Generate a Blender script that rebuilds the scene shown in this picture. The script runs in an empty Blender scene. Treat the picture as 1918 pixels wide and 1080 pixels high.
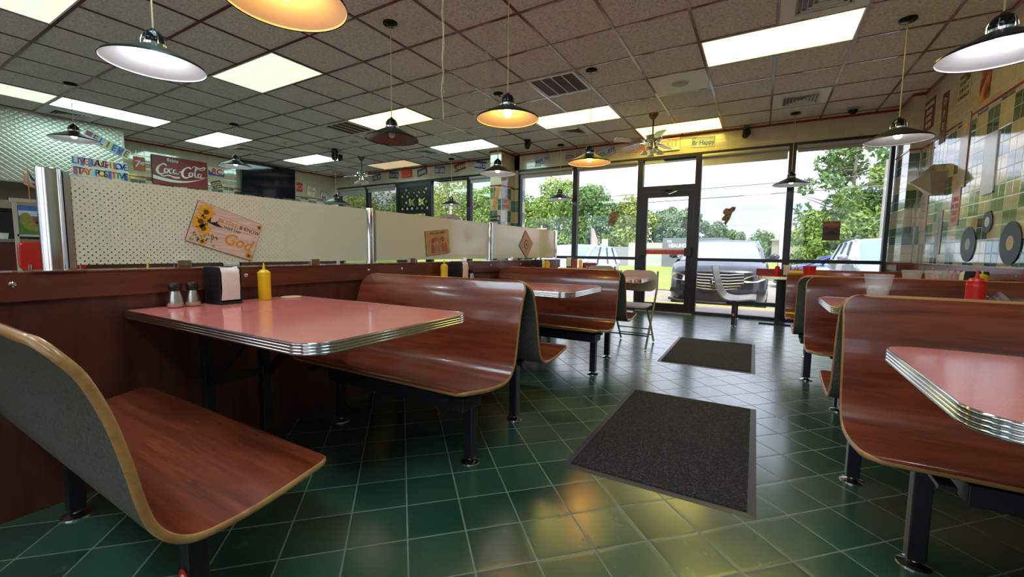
import bpy, math, random
from mathutils import Matrix, Vector
import numpy as np
random.seed(7)
C = bpy.context.scene.collection
SC = bpy.context.scene
PI = math.pi
T = 0.6096          # ceiling tile
CZ = 2.934          # ceiling height
GX, GY = -0.5916, 4.3598   # a ceiling grid node
WY = 7.55           # window wall plane
RX = 1.60           # right wall plane
LX = -9.95          # left wall plane
DX = -2.29          # booth side of the low divider

# ------------------------------------------------------------------ camera
def make_camera():
    yaw, pit, roll = -.5289, -.0869, .0116
    cy, sy, cp, sp = math.cos(yaw), math.sin(yaw), math.cos(pit), math.sin(pit)
    f = Vector((sy*cp, cy*cp, sp)); r = Vector((cy, -sy, 0)); u = r.cross(f)
    cr, sr = math.cos(roll), math.sin(roll)
    r2 = r*cr + u*sr; u2 = -r*sr + u*cr
    cam = bpy.data.cameras.new('camera'); o = bpy.data.objects.new('camera', cam); C.objects.link(o)
    cam.sensor_width = 36; cam.lens = 792.05/1918*36; cam.clip_start = .02; cam.clip_end = 600
    m = Matrix(((r2.x, u2.x, -f.x, 0), (r2.y, u2.y, -f.y, 0), (r2.z, u2.z, -f.z, 1.0), (0, 0, 0, 1)))
    o.matrix_world = m
    SC.camera = o
make_camera()

# ------------------------------------------------------------------ world, sun, exposure
SC.view_settings.view_transform = 'Standard'
SC.view_settings.look = 'None'
SC.view_settings.gamma = 1
SC.view_settings.use_curve_mapping = False
SC.view_settings.exposure = 1.26
SKY = 1.08
PANEL = 3.3          # fluorescent troffer strength
SUN = 2.0

def nodes_of(nt):
    nt.nodes.clear(); return nt.nodes, nt.links
def make_world():
    w = bpy.data.worlds.new('world'); SC.world = w; w.use_nodes = True
    n, l = nodes_of(w.node_tree)
    tc = n.new('ShaderNodeTexCoord'); mp = n.new('ShaderNodeMapping')
    mp.inputs['Scale'].default_value = (1.6, 1.6, 5.0)
    ns = n.new('ShaderNodeTexNoise'); ns.inputs['Scale'].default_value = 1.6; ns.inputs['Detail'].default_value = 7
    ns.inputs['Roughness'].default_value = .55
    cr = n.new('ShaderNodeValToRGB')
    e = cr.color_ramp.elements
    e[0].position = .38; e[0].color = (.36, .46, .66, 1)
    e[1].position = .60; e[1].color = (.86, .88, .96, 1)
    bg = n.new('ShaderNodeBackground'); bg.inputs['Strength'].default_value = SKY
    out = n.new('ShaderNodeOutputWorld')
    l.new(tc.outputs['Generated'], mp.inputs['Vector']); l.new(mp.outputs[0], ns.inputs['Vector'])
    l.new(ns.outputs['Fac'], cr.inputs[0]); l.new(cr.outputs[0], bg.inputs['Color']); l.new(bg.outputs[0], out.inputs[0])
make_world()
def make_sun():
    s = bpy.data.lights.new('sun', 'SUN'); s.energy = SUN; s.angle = math.radians(12); s.color = (1, .96, .88)
    o = bpy.data.objects.new('sun', s); C.objects.link(o)
    o.location = (5, -5, 20); o.rotation_euler = (math.radians(20), math.radians(12), 0)
make_sun()

# ------------------------------------------------------------------ materials
class NT:
    def __init__(s, mat):
        mat.use_nodes = True; s.t = mat.node_tree; s.t.nodes.clear()
        s.b = s.t.nodes.new('ShaderNodeBsdfPrincipled'); s.o = s.t.nodes.new('ShaderNodeOutputMaterial')
        s.t.links.new(s.b.outputs[0], s.o.inputs[0]); s._c = None
    def n(s, t): return s.t.nodes.new(t)
    def l(s, a, b): s.t.links.new(a, b)
    def xyz(s):
        if not s._c:
            tc = s.n('ShaderNodeTexCoord'); s.obj = tc.outputs['Object']
            sp = s.n('ShaderNodeSeparateXYZ'); s.l(s.obj, sp.inputs[0]); s._c = sp.outputs
        return s._c
    def m(s, op, a, b=None, c=None):
        k = s.n('ShaderNodeMath'); k.operation = op
        for i, v in enumerate((a, b, c)):
            if v is None: continue
            if isinstance(v, (int, float)): k.inputs[i].default_value = v
            else: s.l(v, k.inputs[i])
        return k.outputs[0]
    def comb(s, x, y, z):
        k = s.n('ShaderNodeCombineXYZ')
        for i, v in enumerate((x, y, z)):
            if isinstance(v, (int, float)): k.inputs[i].default_value = v
            else: s.l(v, k.inputs[i])
        return k.outputs[0]
    def noise(s, scale, detail=3, vec=None, rough=.5, mapscale=None, dist=0):
        k = s.n('ShaderNodeTexNoise'); k.inputs['Scale'].default_value = scale; k.inputs['Detail'].default_value = detail
        k.inputs['Roughness'].default_value = rough; k.inputs['Distortion'].default_value = dist
        s.xyz(); v = vec or s.obj
        if mapscale:
            mp = s.n('ShaderNodeMapping'); mp.inputs['Scale'].default_value = mapscale; s.l(v, mp.inputs[0]); v = mp.outputs[0]
        s.l(v, k.inputs['Vector']); return k.outputs['Fac']
    def ramp(s, fac, stops):
        k = s.n('ShaderNodeValToRGB'); e = k.color_ramp.elements
        while len(e) < len(stops): e.new(.5)
        for el, (p, c) in zip(e, stops): el.position = p; el.color = (*c, 1)
        s.l(fac, k.inputs[0]); return k.outputs[0]
    def mix(s, fac, a, b):
        k = s.n('ShaderNodeMix'); k.data_type = 'RGBA'
        if isinstance(fac, (int, float)): k.inputs[0].default_value = fac
        else: s.l(fac, k.inputs[0])
        for i, v in ((6, a), (7, b)):
            if isinstance(v, tuple): k.inputs[i].default_value = (*v[:3], 1)
            else: s.l(v, k.inputs[i])
        return k.outputs[2]
    def col(s, v): 
        if isinstance(v, tuple): s.b.inputs['Base Color'].default_value = (*v[:3], 1)
        else: s.l(v, s.b.inputs['Base Color'])
    def bump(s, h, strength=.3, dist=.01):
        k = s.n('ShaderNodeBump'); k.inputs['Strength'].default_value = strength; k.inputs['Distance'].default_value = dist
        s.l(h, k.inputs['Height']); s.l(k.outputs[0], s.b.inputs['Normal'])

def S(c):
    """sRGB 0-255 to linear"""
    return tuple((x/255/12.92 if x/255 <= .04045 else ((x/255+.055)/1.055)**2.4) for x in c)
def base(name, rough=.5, metal=0, col=(.5, .5, .5), spec=None, coat=0, trans=0, ior=None, emit=None, es=0, alpha=None):
    m = bpy.data.materials.new(name); k = NT(m); b = k.b
    b.inputs['Roughness'].default_value = rough; b.inputs['Metallic'].default_value = metal
    k.col(col)
    if spec is not None: b.inputs['Specular IOR Level'].default_value = spec
    if coat: b.inputs['Coat Weight'].default_value = coat; b.inputs['Coat Roughness'].default_value = .05
    if trans: b.inputs['Transmission Weight'].default_value = trans
    if ior: b.inputs['IOR'].default_value = ior
    if emit: b.inputs['Emission Color'].default_value = (*emit, 1); b.inputs['Emission Strength'].default_value = es
    if alpha is not None: b.inputs['Alpha'].default_value = alpha
    return m, k
def plain(name, c, rough=.5, metal=0, var=.12, nscale=20, **kw):
    """a plain material with slight procedural variation"""
    m, k = base(name, rough, metal, c, **kw)
    f = k.noise(nscale, 3)
    d = tuple(x*(1-var) for x in c); u = tuple(min(1, x*(1+var)) for x in c)
    k.col(k.mix(f, d, u)); return m
M = {}
def wood(name, c1, c2, c3, axis='x', rough=.24, scale=1.0, coat=.4):
    m, k = base(name, rough, 0, coat=coat)
    sc = {'x': (.9, 9, 9), 'y': (9, .9, 9), 'z': (9, 9, .9)}[axis]
    f1 = k.noise(3*scale, 5, mapscale=sc, rough=.5, dist=.5)
    sc2 = {'x': (3, 120, 120), 'y': (120, 3, 120), 'z': (120, 120, 3)}[axis]
    f2 = k.noise(1.6*scale, 3, mapscale=sc2)
    f = k.m('ADD', k.m('MULTIPLY', f1, .82), k.m('MULTIPLY', f2, .18))
    k.col(k.ramp(f, [(.30, c1), (.5, c2), (.72, c3)]))
    k.bump(f2, .04, .002)
    return m
M['cherry'] = wood('cherry_laminate', (.085, .016, .007), (.165, .033, .013), (.25, .054, .020))
M['panelwood'] = wood('divider_wood', (.075, .016, .007), (.12, .027, .011), (.16, .038, .016), axis='y', rough=.38)
M['panelwoodz'] = wood('divider_panel_wood', (.060, .013, .006), (.095, .021, .009), (.125, .030, .013), axis='z', rough=.42)
M['edge'] = wood('plywood_edge', (.30, .135, .035), (.42, .20, .055), (.52, .27, .08), axis='x', rough=.4)
def backer():
    m, k = base('olive_backing_laminate', .55)
    f = k.noise(140, 3); k.col(k.ramp(f, [(.35, (.055, .052, .035)), (.65, (.125, .118, .085))])); return m
M['backer'] = backer()
M['black'] = plain('black_steel', (.012, .012, .016), .32)
M['blackplastic'] = plain('black_plastic', (.012, .012, .013), .35)
M['gloss_black'] = plain('gloss_black_enamel', (.006, .010, .009), .12, spec=.3)
M['chrome'] = plain('chrome', (.75, .74, .73), .12, 1, var=.05)
M['steel'] = plain('brushed_steel', (.55, .54, .51), .28, 1, var=.1, nscale=60)
M['matte_shade'] = plain('black_green_enamel', (.010, .020, .016), .42, spec=.25)
M['enamel'] = plain('white_enamel', (.80, .80, .82), .25, var=.03)
M['copperin'] = plain('mauve_brown_enamel', (.20, .085, .07), .25, var=.05)
M['cord'] = plain('cream_cord', (.55, .45, .25), .6)
M['white'] = plain('white_plastic', (.78, .77, .73), .45, var=.04)
M['paper'] = plain('white_paper', (.74, .68, .60), .8, var=.1, nscale=40)
M['red'] = plain('red_plastic', (.62, .018, .012), .3, var=.08)
M['darkred'] = plain('dark_red_board', (.26, .012, .014), .4)
M['yellow'] = plain('yellow_plastic', (.80, .52, .01), .32, var=.05)
M['beige'] = plain('beige_metal', (.56, .50, .40), .42, var=.06)
M['pinkglass'] = plain('rose_glass_base', (.45, .24, .19), .15, var=.1)
M['letter_white'] = plain('white_lettering', (.85, .84, .80), .5, var=.03)
M['letter_black'] = plain('black_lettering', (.02, .02, .02), .5)
M['letter_red'] = plain('red_lettering', (.62, .03, .02), .5)
M['letter_gold'] = plain('gold_lettering', (.70, .30, .03), .5)
M['letter_brown'] = plain('brown_lettering', (.13, .045, .02), .5)
M['letter_blue'] = plain('blue_lettering', (.03, .07, .30), .5)
M['letter_cream'] = plain('cream_lettering', (.80, .72, .48), .5)
M['maroon'] = plain('glossy_maroon_paint', (.16, .018, .018), .22, coat=.4, var=.1)
M['redstripe'] = plain('red_tile_stripe', (.30, .015, .012), .2, coat=.3)
M['bronze'] = plain('dark_bronze_aluminium', (.022, .018, .022), .32, .3)
M['shade'] = plain('roller_shade_fabric', (.42, .40, .38), .8, var=.05)
M['grey'] = plain('grey_plastic', (.35, .35, .36), .5)
M['vinyl'] = plain('red_vinyl', (.58, .022, .012), .25, coat=.3)
M['rubber'] = plain('black_rubber', (.03, .03, .032), .5)
M['green_basket'] = plain('green_plastic', (.02, .13, .07), .4)

def m_laminate():
    m, k = base('salmon_laminate', .16, coat=.2)
    f = k.noise(260, 2); k.col(k.ramp(f, [(.3, (.64, .17, .145)), (.7, (.72, .215, .19))])); return m
M['laminate'] = m_laminate()

def m_floor():
    m, k = base('green_quarry_tile', .2, coat=.0)
    k.b.inputs['Coat Weight'].default_value = .9; k.b.inputs['Coat Roughness'].default_value = .2; k.b.inputs['Coat IOR'].default_value = 1.6
    x, y, z = k.xyz()[0], k.xyz()[1], k.xyz()[2]
    t = .2032; s = .70710678
    u = k.m('DIVIDE', k.m('SUBTRACT', k.m('MULTIPLY', k.m('ADD', x, y), s), (-1.004+1.307)*s), t)
    v = k.m('DIVIDE', k.m('SUBTRACT', k.m('MULTIPLY', k.m('SUBTRACT', y, x), s), (1.307+1.004)*s), t)
    def edge(a):
        fr = k.m('FRACT', k.m('ADD', a, 100)); return k.m('MINIMUM', fr, k.m('SUBTRACT', 1, fr))
    e = k.m('MINIMUM', edge(u), edge(v))
    g = k.m('LESS_THAN', e, .015)
    cell = k.comb(k.m('FLOOR', u), k.m('FLOOR', v), 0)
    wn = k.n('ShaderNodeTexWhiteNoise'); k.l(cell, wn.inputs['Vector'])
    f = k.m('ADD', k.m('MULTIPLY', k.noise(5, 5), .6), k.m('MULTIPLY', wn.outputs['Value'], .4))
    tile = k.ramp(f, [(.25, (.018, .064, .036)), (.75, (.040, .122, .070))])
    # pale worn scuffs and grime
    sc = k.noise(9, 8, rough=.7)
    tile = k.mix(k.m('MULTIPLY', k.m('GREATER_THAN', sc, .62), .25), tile, (.16, .20, .15))
    gr = k.mix(k.noise(14, 3), (.10, .11, .085), (.26, .27, .22))
    k.col(k.mix(g, tile, gr))
    r = k.m('ADD', k.m('MULTIPLY', k.noise(6, 4), .10), .19)
    k.l(k.m('ADD', r, k.m('MULTIPLY', g, .45)), k.b.inputs['Roughness'])
    h = k.m('ADD', k.m('MINIMUM', k.m('MULTIPLY', e, 14), 1), k.m('MULTIPLY', k.noise(12, 3), .06))
    k.bump(h, .35, .0018)
    k.b.inputs['Specular IOR Level'].default_value = 1.0
    k.l(k.m('MULTIPLY', k.m('SUBTRACT', 1, g), .95), k.b.inputs['Coat Weight'])
    return m
M['floor'] = m_floor()

def m_ceiling():
    m, k = base('acoustic_ceiling_tile', .9)
    f = k.noise(55, 6, rough=.75); f2 = k.noise(1.2, 2)
    c = k.ramp(f, [(.34, (.46, .41, .37)), (.5, (.78, .72, .67)), (.62, (.88, .82, .78))])
    k.col(c); k.bump(f, .5, .004); return m
M['ceiling'] = m_ceiling()

def m_tile(name, axis, check=True, split=2.28, cream=(.58, .49, .34), green=(.075, .145, .095), off=0.0, rough=.07, low=.92):
    """glazed wall tile: cream above the split height, green and cream checks below"""
    m, k = base(name, rough, spec=.9, coat=.7)
    a = k.xyz()[{'x': 0, 'y': 1}[axis]]; z = k.xyz()[2]; t = .11
    u = k.m('DIVIDE', k.m('ADD', a, 50+off), t); v = k.m('DIVIDE', k.m('ADD', k.m('SUBTRACT', z, low), 22), t)
    def edge(q):
        fr = k.m('FRACT', q); return k.m('MINIMUM', fr, k.m('SUBTRACT', 1, fr))
    eu, ev = edge(u), edge(v)
    g = k.m('LESS_THAN', k.m('MINIMUM', eu, ev), .022)
    wn = k.n('ShaderNodeTexWhiteNoise'); k.l(k.comb(k.m('FLOOR', u), k.m('FLOOR', v), 0), wn.inputs['Vector'])
    w = wn.outputs['Value']
    cr = k.mix(w, tuple(c*.93 for c in cream), tuple(c*1.05 for c in cream))
    if check:
        par = k.m('MODULO', k.m('ADD', k.m('FLOOR', k.m('MULTIPLY', u, .5)), k.m('FLOOR', k.m('MULTIPLY', v, .5))), 2)
        gn = k.mix(w, tuple(c*.8 for c in green), tuple(c*1.25 for c in green))
        isg = k.m('MULTIPLY', k.m('GREATER_THAN', par, .5), k.m('LESS_THAN', z, split))
        cr = k.mix(isg, cr, gn)
    k.col(k.mix(g, cr, (.55, .50, .40)))
    k.l(k.m('ADD', rough, k.m('MULTIPLY', g, .4)), k.b.inputs['Roughness'])
    # tiles are slightly pillowed and each sits at its own small tilt
    du = k.m('SUBTRACT', k.m('FRACT', u), .5); dv = k.m('SUBTRACT', k.m('FRACT', v), .5)
    wc = wn.outputs['Color']; sp = k.n('ShaderNodeSeparateColor'); k.l(wc, sp.inputs[0])
    tilt = k.m('ADD', k.m('MULTIPLY', du, k.m('SUBTRACT', sp.outputs[0], .5)), k.m('MULTIPLY', dv, k.m('SUBTRACT', sp.outputs[1], .5)))
    pil = k.m('MINIMUM', k.m('MULTIPLY', k.m('MINIMUM', eu, ev), 12), 1)
    k.bump(k.m('ADD', k.m('ADD', pil, k.m('MULTIPLY', tilt, 1.3)), k.m('MULTIPLY', k.noise(10, 2), .55)), .30, .0022)
    return m
M['tileY'] = m_tile('glazed_wall_tile_side', 'y')
M['tileX'] = m_tile('glazed_wall_tile_front', 'x')
M['creamX'] = m_tile('cream_header_tile', 'x', check=False, rough=.18)

def m_quilt():
    m, k = base('quilted_stainless_steel', .36, 1, (.62, .62, .57))
    y, z = k.xyz()[1], k.xyz()[2]; s = .085
    a = k.m('DIVIDE', k.m('ADD', y, k.m('MULTIPLY', z, 1.25)), s); b = k.m('DIVIDE', k.m('SUBTRACT', k.m('MULTIPLY', z, 1.25), y), s)
    ha = k.m('POWER', k.m('ABSOLUTE', k.m('SINE', k.m('MULTIPLY', a, PI))), .5); hb = k.m('POWER', k.m('ABSOLUTE', k.m('SINE', k.m('MULTIPLY', b, PI))), .5)
    k.bump(k.m('MINIMUM', ha, hb), .35, .008)
    k.col(k.mix(k.noise(3, 3), (.55, .55, .48), (.70, .70, .66)))
    return m
M['quilt'] = m_quilt()

def m_perf():
    m, k = base('frosted_screen_print', .14, 0, (.66, .63, .49))
    y, z = k.xyz()[1], k.xyz()[2]; s = .024
    a = k.m('DIVIDE', k.m('ADD', y, z), s*1.0); b = k.m('DIVIDE', k.m('SUBTRACT', y, z), s*1.0)
    fa = k.m('SUBTRACT', k.m('FRACT', k.m('ADD', a, 500)), .5); fb = k.m('SUBTRACT', k.m('FRACT', k.m('ADD', b, 500)), .5)
    d = k.m('SQRT', k.m('ADD', k.m('MULTIPLY', fa, fa), k.m('MULTIPLY', fb, fb)))
    hole = k.m('LESS_THAN', d, .19)
    k.col(k.mix(k.noise(2.5, 2), (.68, .72, .54), (.76, .80, .62)))
    tr = k.n('ShaderNodeBsdfTransparent'); mx = k.n('ShaderNodeMixShader')
    k.l(hole, mx.inputs[0]); k.l(k.b.outputs[0], mx.inputs[1]); k.l(tr.outputs[0], mx.inputs[2]); k.l(mx.outputs[0], k.o.inputs[0])
    k.b.inputs['Coat Weight'].default_value = .4
    return m
M['perf'] = m_perf()

def m_glass(name='window_glass', tint=(1, 1, 1), refl=.06):
    m = bpy.data.materials.new(name); k = NT(m); k.t.nodes.remove(k.b)
    tr = k.n('ShaderNodeBsdfTransparent'); tr.inputs[0].default_value = (*tint, 1)
    gl = k.n('ShaderNodeBsdfGlossy'); gl.inputs['Roughness'].default_value = .0
    fr = k.n('ShaderNodeFresnel'); fr.inputs['IOR'].default_value = 1.45
    nz = k.noise(.7, 2)
    mx = k.n('ShaderNodeMixShader'); k.l(k.m('ADD', k.m('MULTIPLY', fr.outputs[0], .8), k.m('MULTIPLY', nz, .01)), mx.inputs[0])
    k.l(tr.outputs[0], mx.inputs[1]); k.l(gl.outputs[0], mx.inputs[2]); k.l(mx.outputs[0], k.o.inputs[0])
    return m
M['glass'] = m_glass()

def m_panel(name, c1, c2, s=1.0):
    """prismatic diffuser lit by tubes behind it"""
    m, k = base(name, .4, 0, (.8, .8, .75))
    x, y = k.xyz()[0], k.xyz()[1]
    w = k.m('MULTIPLY', k.m('ADD', k.m('SINE', k.m('MULTIPLY', y, 2*PI/.17)), 1), .5)
    c = k.mix(w, c1, c2)
    k.l(c, k.b.inputs['Emission Color']); k.b.inputs['Emission Strength'].default_value = PANEL*s
    return m
M['warm'] = m_panel('warm_light_diffuser', (1, .76, .115), (1, .82, .15))
M['cool'] = m_panel('cool_light_diffuser', (.55, .98, .88), (.66, 1, .95))
M['mixed'] = m_panel('aged_light_diffuser', (.74, .92, .74), (.95, .90, .64), .135)
M['added_fill'] = m_panel('added_fill_diffuser', (.62, .84, 1), (.72, .92, 1), 1.5)  # bluish emission used only by the added out-of-view fill panels
M['dim'] = m_panel('dim_light_diffuser', (.95, .70, .36), (1, .75, .4), .07)
M['bulb_warm'] = base('warm_bulb', .3, 0, (.8, .8, .7), emit=(1, .43, .07), es=32)[0]
M['bulb_white'] = base('white_bulb', .3, 0, (.8, .8, .8), emit=(.95, .95, 1), es=20)[0]
M['bulb_soft'] = base('soft_white_bulb', .3, 0, (.8, .8, .8), emit=(.95, .97, 1), es=7)[0]
M['bulb_off'] = plain('frosted_bulb', (.75, .75, .74), .3)

def m_mat():
    m, k = base('charcoal_carpet_pile', .95)
    f = k.noise(170, 3, rough=.8); g = k.noise(3.5, 4)
    c = k.ramp(f, [(.40, (.005, .005, .005)), (.53, (.022, .019, .018)), (.66, (.20, .16, .13))])
    k.col(k.mix(k.m('MULTIPLY', g, .5), c, (.014, .011, .010))); k.bump(f, 1, .006); return m
M['mat'] = m_mat()

def m_ground(name, c1, c2, sc, rough=.9, detail=6):
    m, k = base(name, rough); f = k.noise(sc, detail, rough=.65); k.col(k.ramp(f, [(.3, c1), (.7, c2)])); return m
M['concrete'] = m_ground('pale_concrete', (.38, .32, .275), (.47, .40, .35), 1.5)
M['asphalt'] = m_ground('sun_bleached_lot', (.30, .27, .25), (.38, .34, .31), 2)
M['grass'] = m_ground('lawn_grass', (.20, .28, .045), (.36, .42, .10), 1.2)
M['yellow_line'] = plain('yellow_traffic_paint', (.75, .55, .04), .6)
M['leaf'] = [plain('leaf_green_%s' % n, c, .7, var=.35, nscale=.9) for n, c in (('bright', (.23, .35, .065)), ('mid', (.15, .27, .08)), ('yellowish', (.31, .38, .085)), ('bluish', (.15, .25, .12)))]
for lm in M['leaf']:
    b = lm.node_tree.nodes['Principled BSDF']; b.inputs['Subsurface Weight'].default_value = 0
M['bark'] = plain('grey_bark', (.26, .21, .17), .9, nscale=8)
M['pole'] = plain('weathered_pole', (.52, .46, .38), .9, nscale=5)

# ------------------------------------------------------------------ mesh builder
class MB:
    def __init__(s): s.v = []; s.f = []; s.m = []
    def add(s, vs, fs, mi=0):
        o = len(s.v); s.v += [tuple(p) for p in vs]; s.f += [tuple(i+o for i in f) for f in fs]; s.m += [mi]*len(fs); return s
    def box(s, x0, x1, y0, y1, z0, z1, mi=0):
        x0, x1 = min(x0, x1), max(x0, x1); y0, y1 = min(y0, y1), max(y0, y1); z0, z1 = min(z0, z1), max(z0, z1)
        return s.add([(x0, y0, z0), (x1, y0, z0), (x1, y1, z0), (x0, y1, z0), (x0, y0, z1), (x1, y0, z1), (x1, y1, z1), (x0, y1, z1)],
              [(3, 2, 1, 0), (4, 5, 6, 7), (0, 1, 5, 4), (1, 2, 6, 5), (2, 3, 7, 6), (3, 0, 4, 7)], mi)
    def cyl(s, p0, p1, r0, r1=None, n=16, mi=0, cap=True):
        r1 = r0 if r1 is None else r1
        p0, p1 = Vector(p0), Vector(p1); d = (p1-p0).normalized()
        a = d.orthogonal().normalized(); b = d.cross(a)
        vs = []
        for p, r in ((p0, r0), (p1, r1)):
            for i in range(n):
                t = 2*PI*i/n; vs.append(p + a*math.cos(t)*r + b*math.sin(t)*r)
        fs = [(i, (i+1) % n, n+(i+1) % n, n+i) for i in range(n)]
        if cap: fs += [tuple(range(n-1, -1, -1)), tuple(range(n, 2*n))]
        return s.add(vs, fs, mi)
    def lathe(s, prof, c=(0, 0, 0), n=24, mi=0, closed=False, sx=1, sy=1):
        vs = []; fs = []
        for r, z in prof:
            for i in range(n):
                t = 2*PI*i/n; vs.append((c[0]+r*math.cos(t)*sx, c[1]+r*math.sin(t)*sy, c[2]+z))
        for j in range(len(prof)-1):
            for i in range(n):
                fs.append((j*n+i, j*n+(i+1) % n, (j+1)*n+(i+1) % n, (j+1)*n+i))
        if not closed:
            if prof[0][0] > 1e-4: fs.append(tuple(range(n-1, -1, -1)))
            if prof[-1][0] > 1e-4: fs.append(tuple((len(prof)-1)*n+i for i in range(n)))
        return s.add(vs, fs, mi)
    def prism(s, poly, a, b, h0, h1, o=(0, 0, 0), mi=0):
        """polygon in the plane of unit vectors a,b pushed along a x b from h0 to h1"""
        a, b, o = Vector(a), Vector(b), Vector(o); nn = a.cross(b); k = len(poly)
        vs = [o+a*p[0]+b*p[1]+nn*h0 for p in poly]+[o+a*p[0]+b*p[1]+nn*h1 for p in poly]
        fs = [tuple(range(k-1, -1, -1)), tuple(range(k, 2*k))]+[(i, (i+1) % k, k+(i+1) % k, k+i) for i in range(k)]
        return s.add(vs, fs, mi)
    def tube(s, pts, r, n=8, mi=0, closed=False):
        pts = [Vector(p) for p in pts]; k = len(pts); vs = []; prev = None
        for i, p in enumerate(pts):
            if closed: d = pts[(i+1) % k]-pts[i-1]
            else: d = pts[min(i+1, k-1)]-pts[max(i-1, 0)]
            d.normalize()
            a = (prev - d*prev.dot(d)).normalized() if prev is not None and (prev-d*prev.dot(d)).length > 1e-5 else d.orthogonal().normalized()
            prev = a; b = d.cross(a); rr = r[i] if isinstance(r, (list, tuple)) else r
            for j in range(n):
                t = 2*PI*j/n; vs.append(p+a*math.cos(t)*rr+b*math.sin(t)*rr)
        fs = []
        for i in range(k if closed else k-1):
            for j in range(n):
                i2 = (i+1) % k; fs.append((i*n+j, i*n+(j+1) % n, i2*n+(j+1) % n, i2*n+j))
        if not closed: fs += [tuple(range(n-1, -1, -1)), tuple((k-1)*n+j for j in range(n))]
        return s.add(vs, fs, mi)
    def quad(s, a, b, c, d, mi=0): return s.add([a, b, c, d], [(0, 1, 2, 3)], mi)
    def ball(s, c, r, sx=1, sy=1, sz=1, n=16, k=10, mi=0):
        return s.lathe([(r*math.sin(PI*j/k), -r*sz*math.cos(PI*j/k)) for j in range(k+1)], c, n, mi, closed=True, sx=sx, sy=sy)
    def build(s, name, mats, parent=None, smooth=False, bevel=0, loc=None, angle=35):
        me = bpy.data.meshes.new(name); me.from_pydata(s.v, [], s.f)
        if not isinstance(mats, (list, tuple)): mats = [mats]
        for m in mats: me.materials.append(m)
        if len(mats) > 1: me.polygons.foreach_set('material_index', s.m)
        if smooth:
            me.polygons.foreach_set('use_smooth', [True]*len(s.f)); me.update()
            try: me.set_sharp_from_angle(angle=math.radians(angle))
            except Exception: pass
        me.update()
        o = bpy.data.objects.new(name, me); C.objects.link(o)
        if parent: o.parent = parent
        if loc: o.location = loc
        if bevel:
            b = o.modifiers.new('bevel', 'BEVEL'); b.width = bevel; b.segments = 2; b.limit_method = 'ANGLE'; b.angle_limit = math.radians(40)
        return o
def tag(o, label=None, cat=None, group=None, kind=None):
    if label: o['label'] = label
    if cat: o['category'] = cat
    if group: o['group'] = group
    if kind: o['kind'] = kind
    return o
def thing(name, loc, label, cat, group=None, rz=0):
    o = bpy.data.objects.new(name, None); C.objects.link(o); o.empty_display_size = .05
    o.location = loc; o.rotation_euler = (0, 0, rz); return tag(o, label, cat, group)
def kids(o, table=None):
    return [c for c in bpy.data.objects if c.parent == o]
def dup(o, loc=None, rz=None, label=None, group=None, parent=None):
    c = o.copy(); C.objects.link(c); c.parent = parent
    if loc is not None: c.location = loc
    if rz is not None: c.rotation_euler = (0, 0, rz)
    if label: c['label'] = label
    if group: c['group'] = group
    for ch in kids(o): dup(ch, parent=c)
    return c
def struct(o): o['kind'] = 'structure'; return o

def text(s, size, mat, parent, pos, right=(1, 0, 0), up=(0, 0, 1), rot=0, sx=1, name='lettering', bold=0, shear=0, extr=.0006, align='CENTER'):
    cu = bpy.data.curves.new('tmp', 'FONT'); cu.body = s; cu.size = size; cu.align_x = align; cu.align_y = 'CENTER'
    cu.extrude = extr; cu.offset = bold; cu.shear = shear; cu.resolution_u = 3
    t = bpy.data.objects.new('tmp', cu)
    C.objects.link(t); bpy.context.view_layer.update()
    dg = bpy.context.evaluated_depsgraph_get(); me = bpy.data.meshes.new_from_object(t.evaluated_get(dg))
    bpy.data.objects.remove(t); me.name = name
    me.materials.clear(); me.materials.append(mat)
    r, u = Vector(right).normalized(), Vector(up).normalized(); nn = r.cross(u)
    m = Matrix((( r.x, u.x, nn.x, pos[0]), (r.y, u.y, nn.y, pos[1]), (r.z, u.z, nn.z, pos[2]), (0, 0, 0, 1)))
    m = m @ Matrix.Rotation(rot, 4, 'Z') @ Matrix.Diagonal((sx, 1, 1, 1))
    me.transform(m)
    o = bpy.data.objects.new(name, me); C.objects.link(o)
    if parent: o.parent = parent
    return o
def rrect(w, h, r, n=5):
    p = []
    for cx, cy, a0 in ((w/2-r, h/2-r, 0), (-w/2+r, h/2-r, 90), (-w/2+r, -h/2+r, 180), (w/2-r, -h/2+r, 270)):
        for i in range(n+1):
            a = math.radians(a0+90*i/n); p.append((cx+r*math.cos(a), cy+r*math.sin(a)))
    return p
def board(name, label, cat, c, right, w, h, mat, rot=0, th=.004, r=.006, group=None, up=(0, 0, 1), border=None, bw=.012):
    """flat sign; returns (empty, helper placing things in sign coordinates)"""
    R, U = Vector(right).normalized(), Vector(up).normalized(); N = R.cross(U)
    ca, sa = math.cos(rot), math.sin(rot); R2 = R*ca+U*sa; U2 = -R*sa+U*ca
    e = thing(name, c, label, cat, group)
    if border:
        MB().prism(rrect(w, h, r), R2, U2, 0, th).build('border', border, e)
        MB().prism(rrect(w-2*bw, h-2*bw, max(r-bw, .002)), R2, U2, 0, th+.0012).build('sign_face', mat, e); th += .0012
    else: MB().prism(rrect(w, h, r), R2, U2, 0, th).build('sign_face', mat, e)
    def P(x, y, d=.0008): return R2*x+U2*y+N*(th+d)
    def tx(s, size, m, x, y, **kw): return text(s, size, m, e, P(x, y), R2, U2, **kw)
    def poly(pts, m, name='emblem', d=.0003, t=.0008):
        return MB().prism(pts, R2, U2, th+d, th+d+t).build(name, m, e)
    e_ = e
    return e_, tx, poly, P
def disc(cx, cy, r, n=24, sx=1): return [(cx+r*sx*math.cos(2*PI*i/n), cy+r*math.sin(2*PI*i/n)) for i in range(n)]
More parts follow.
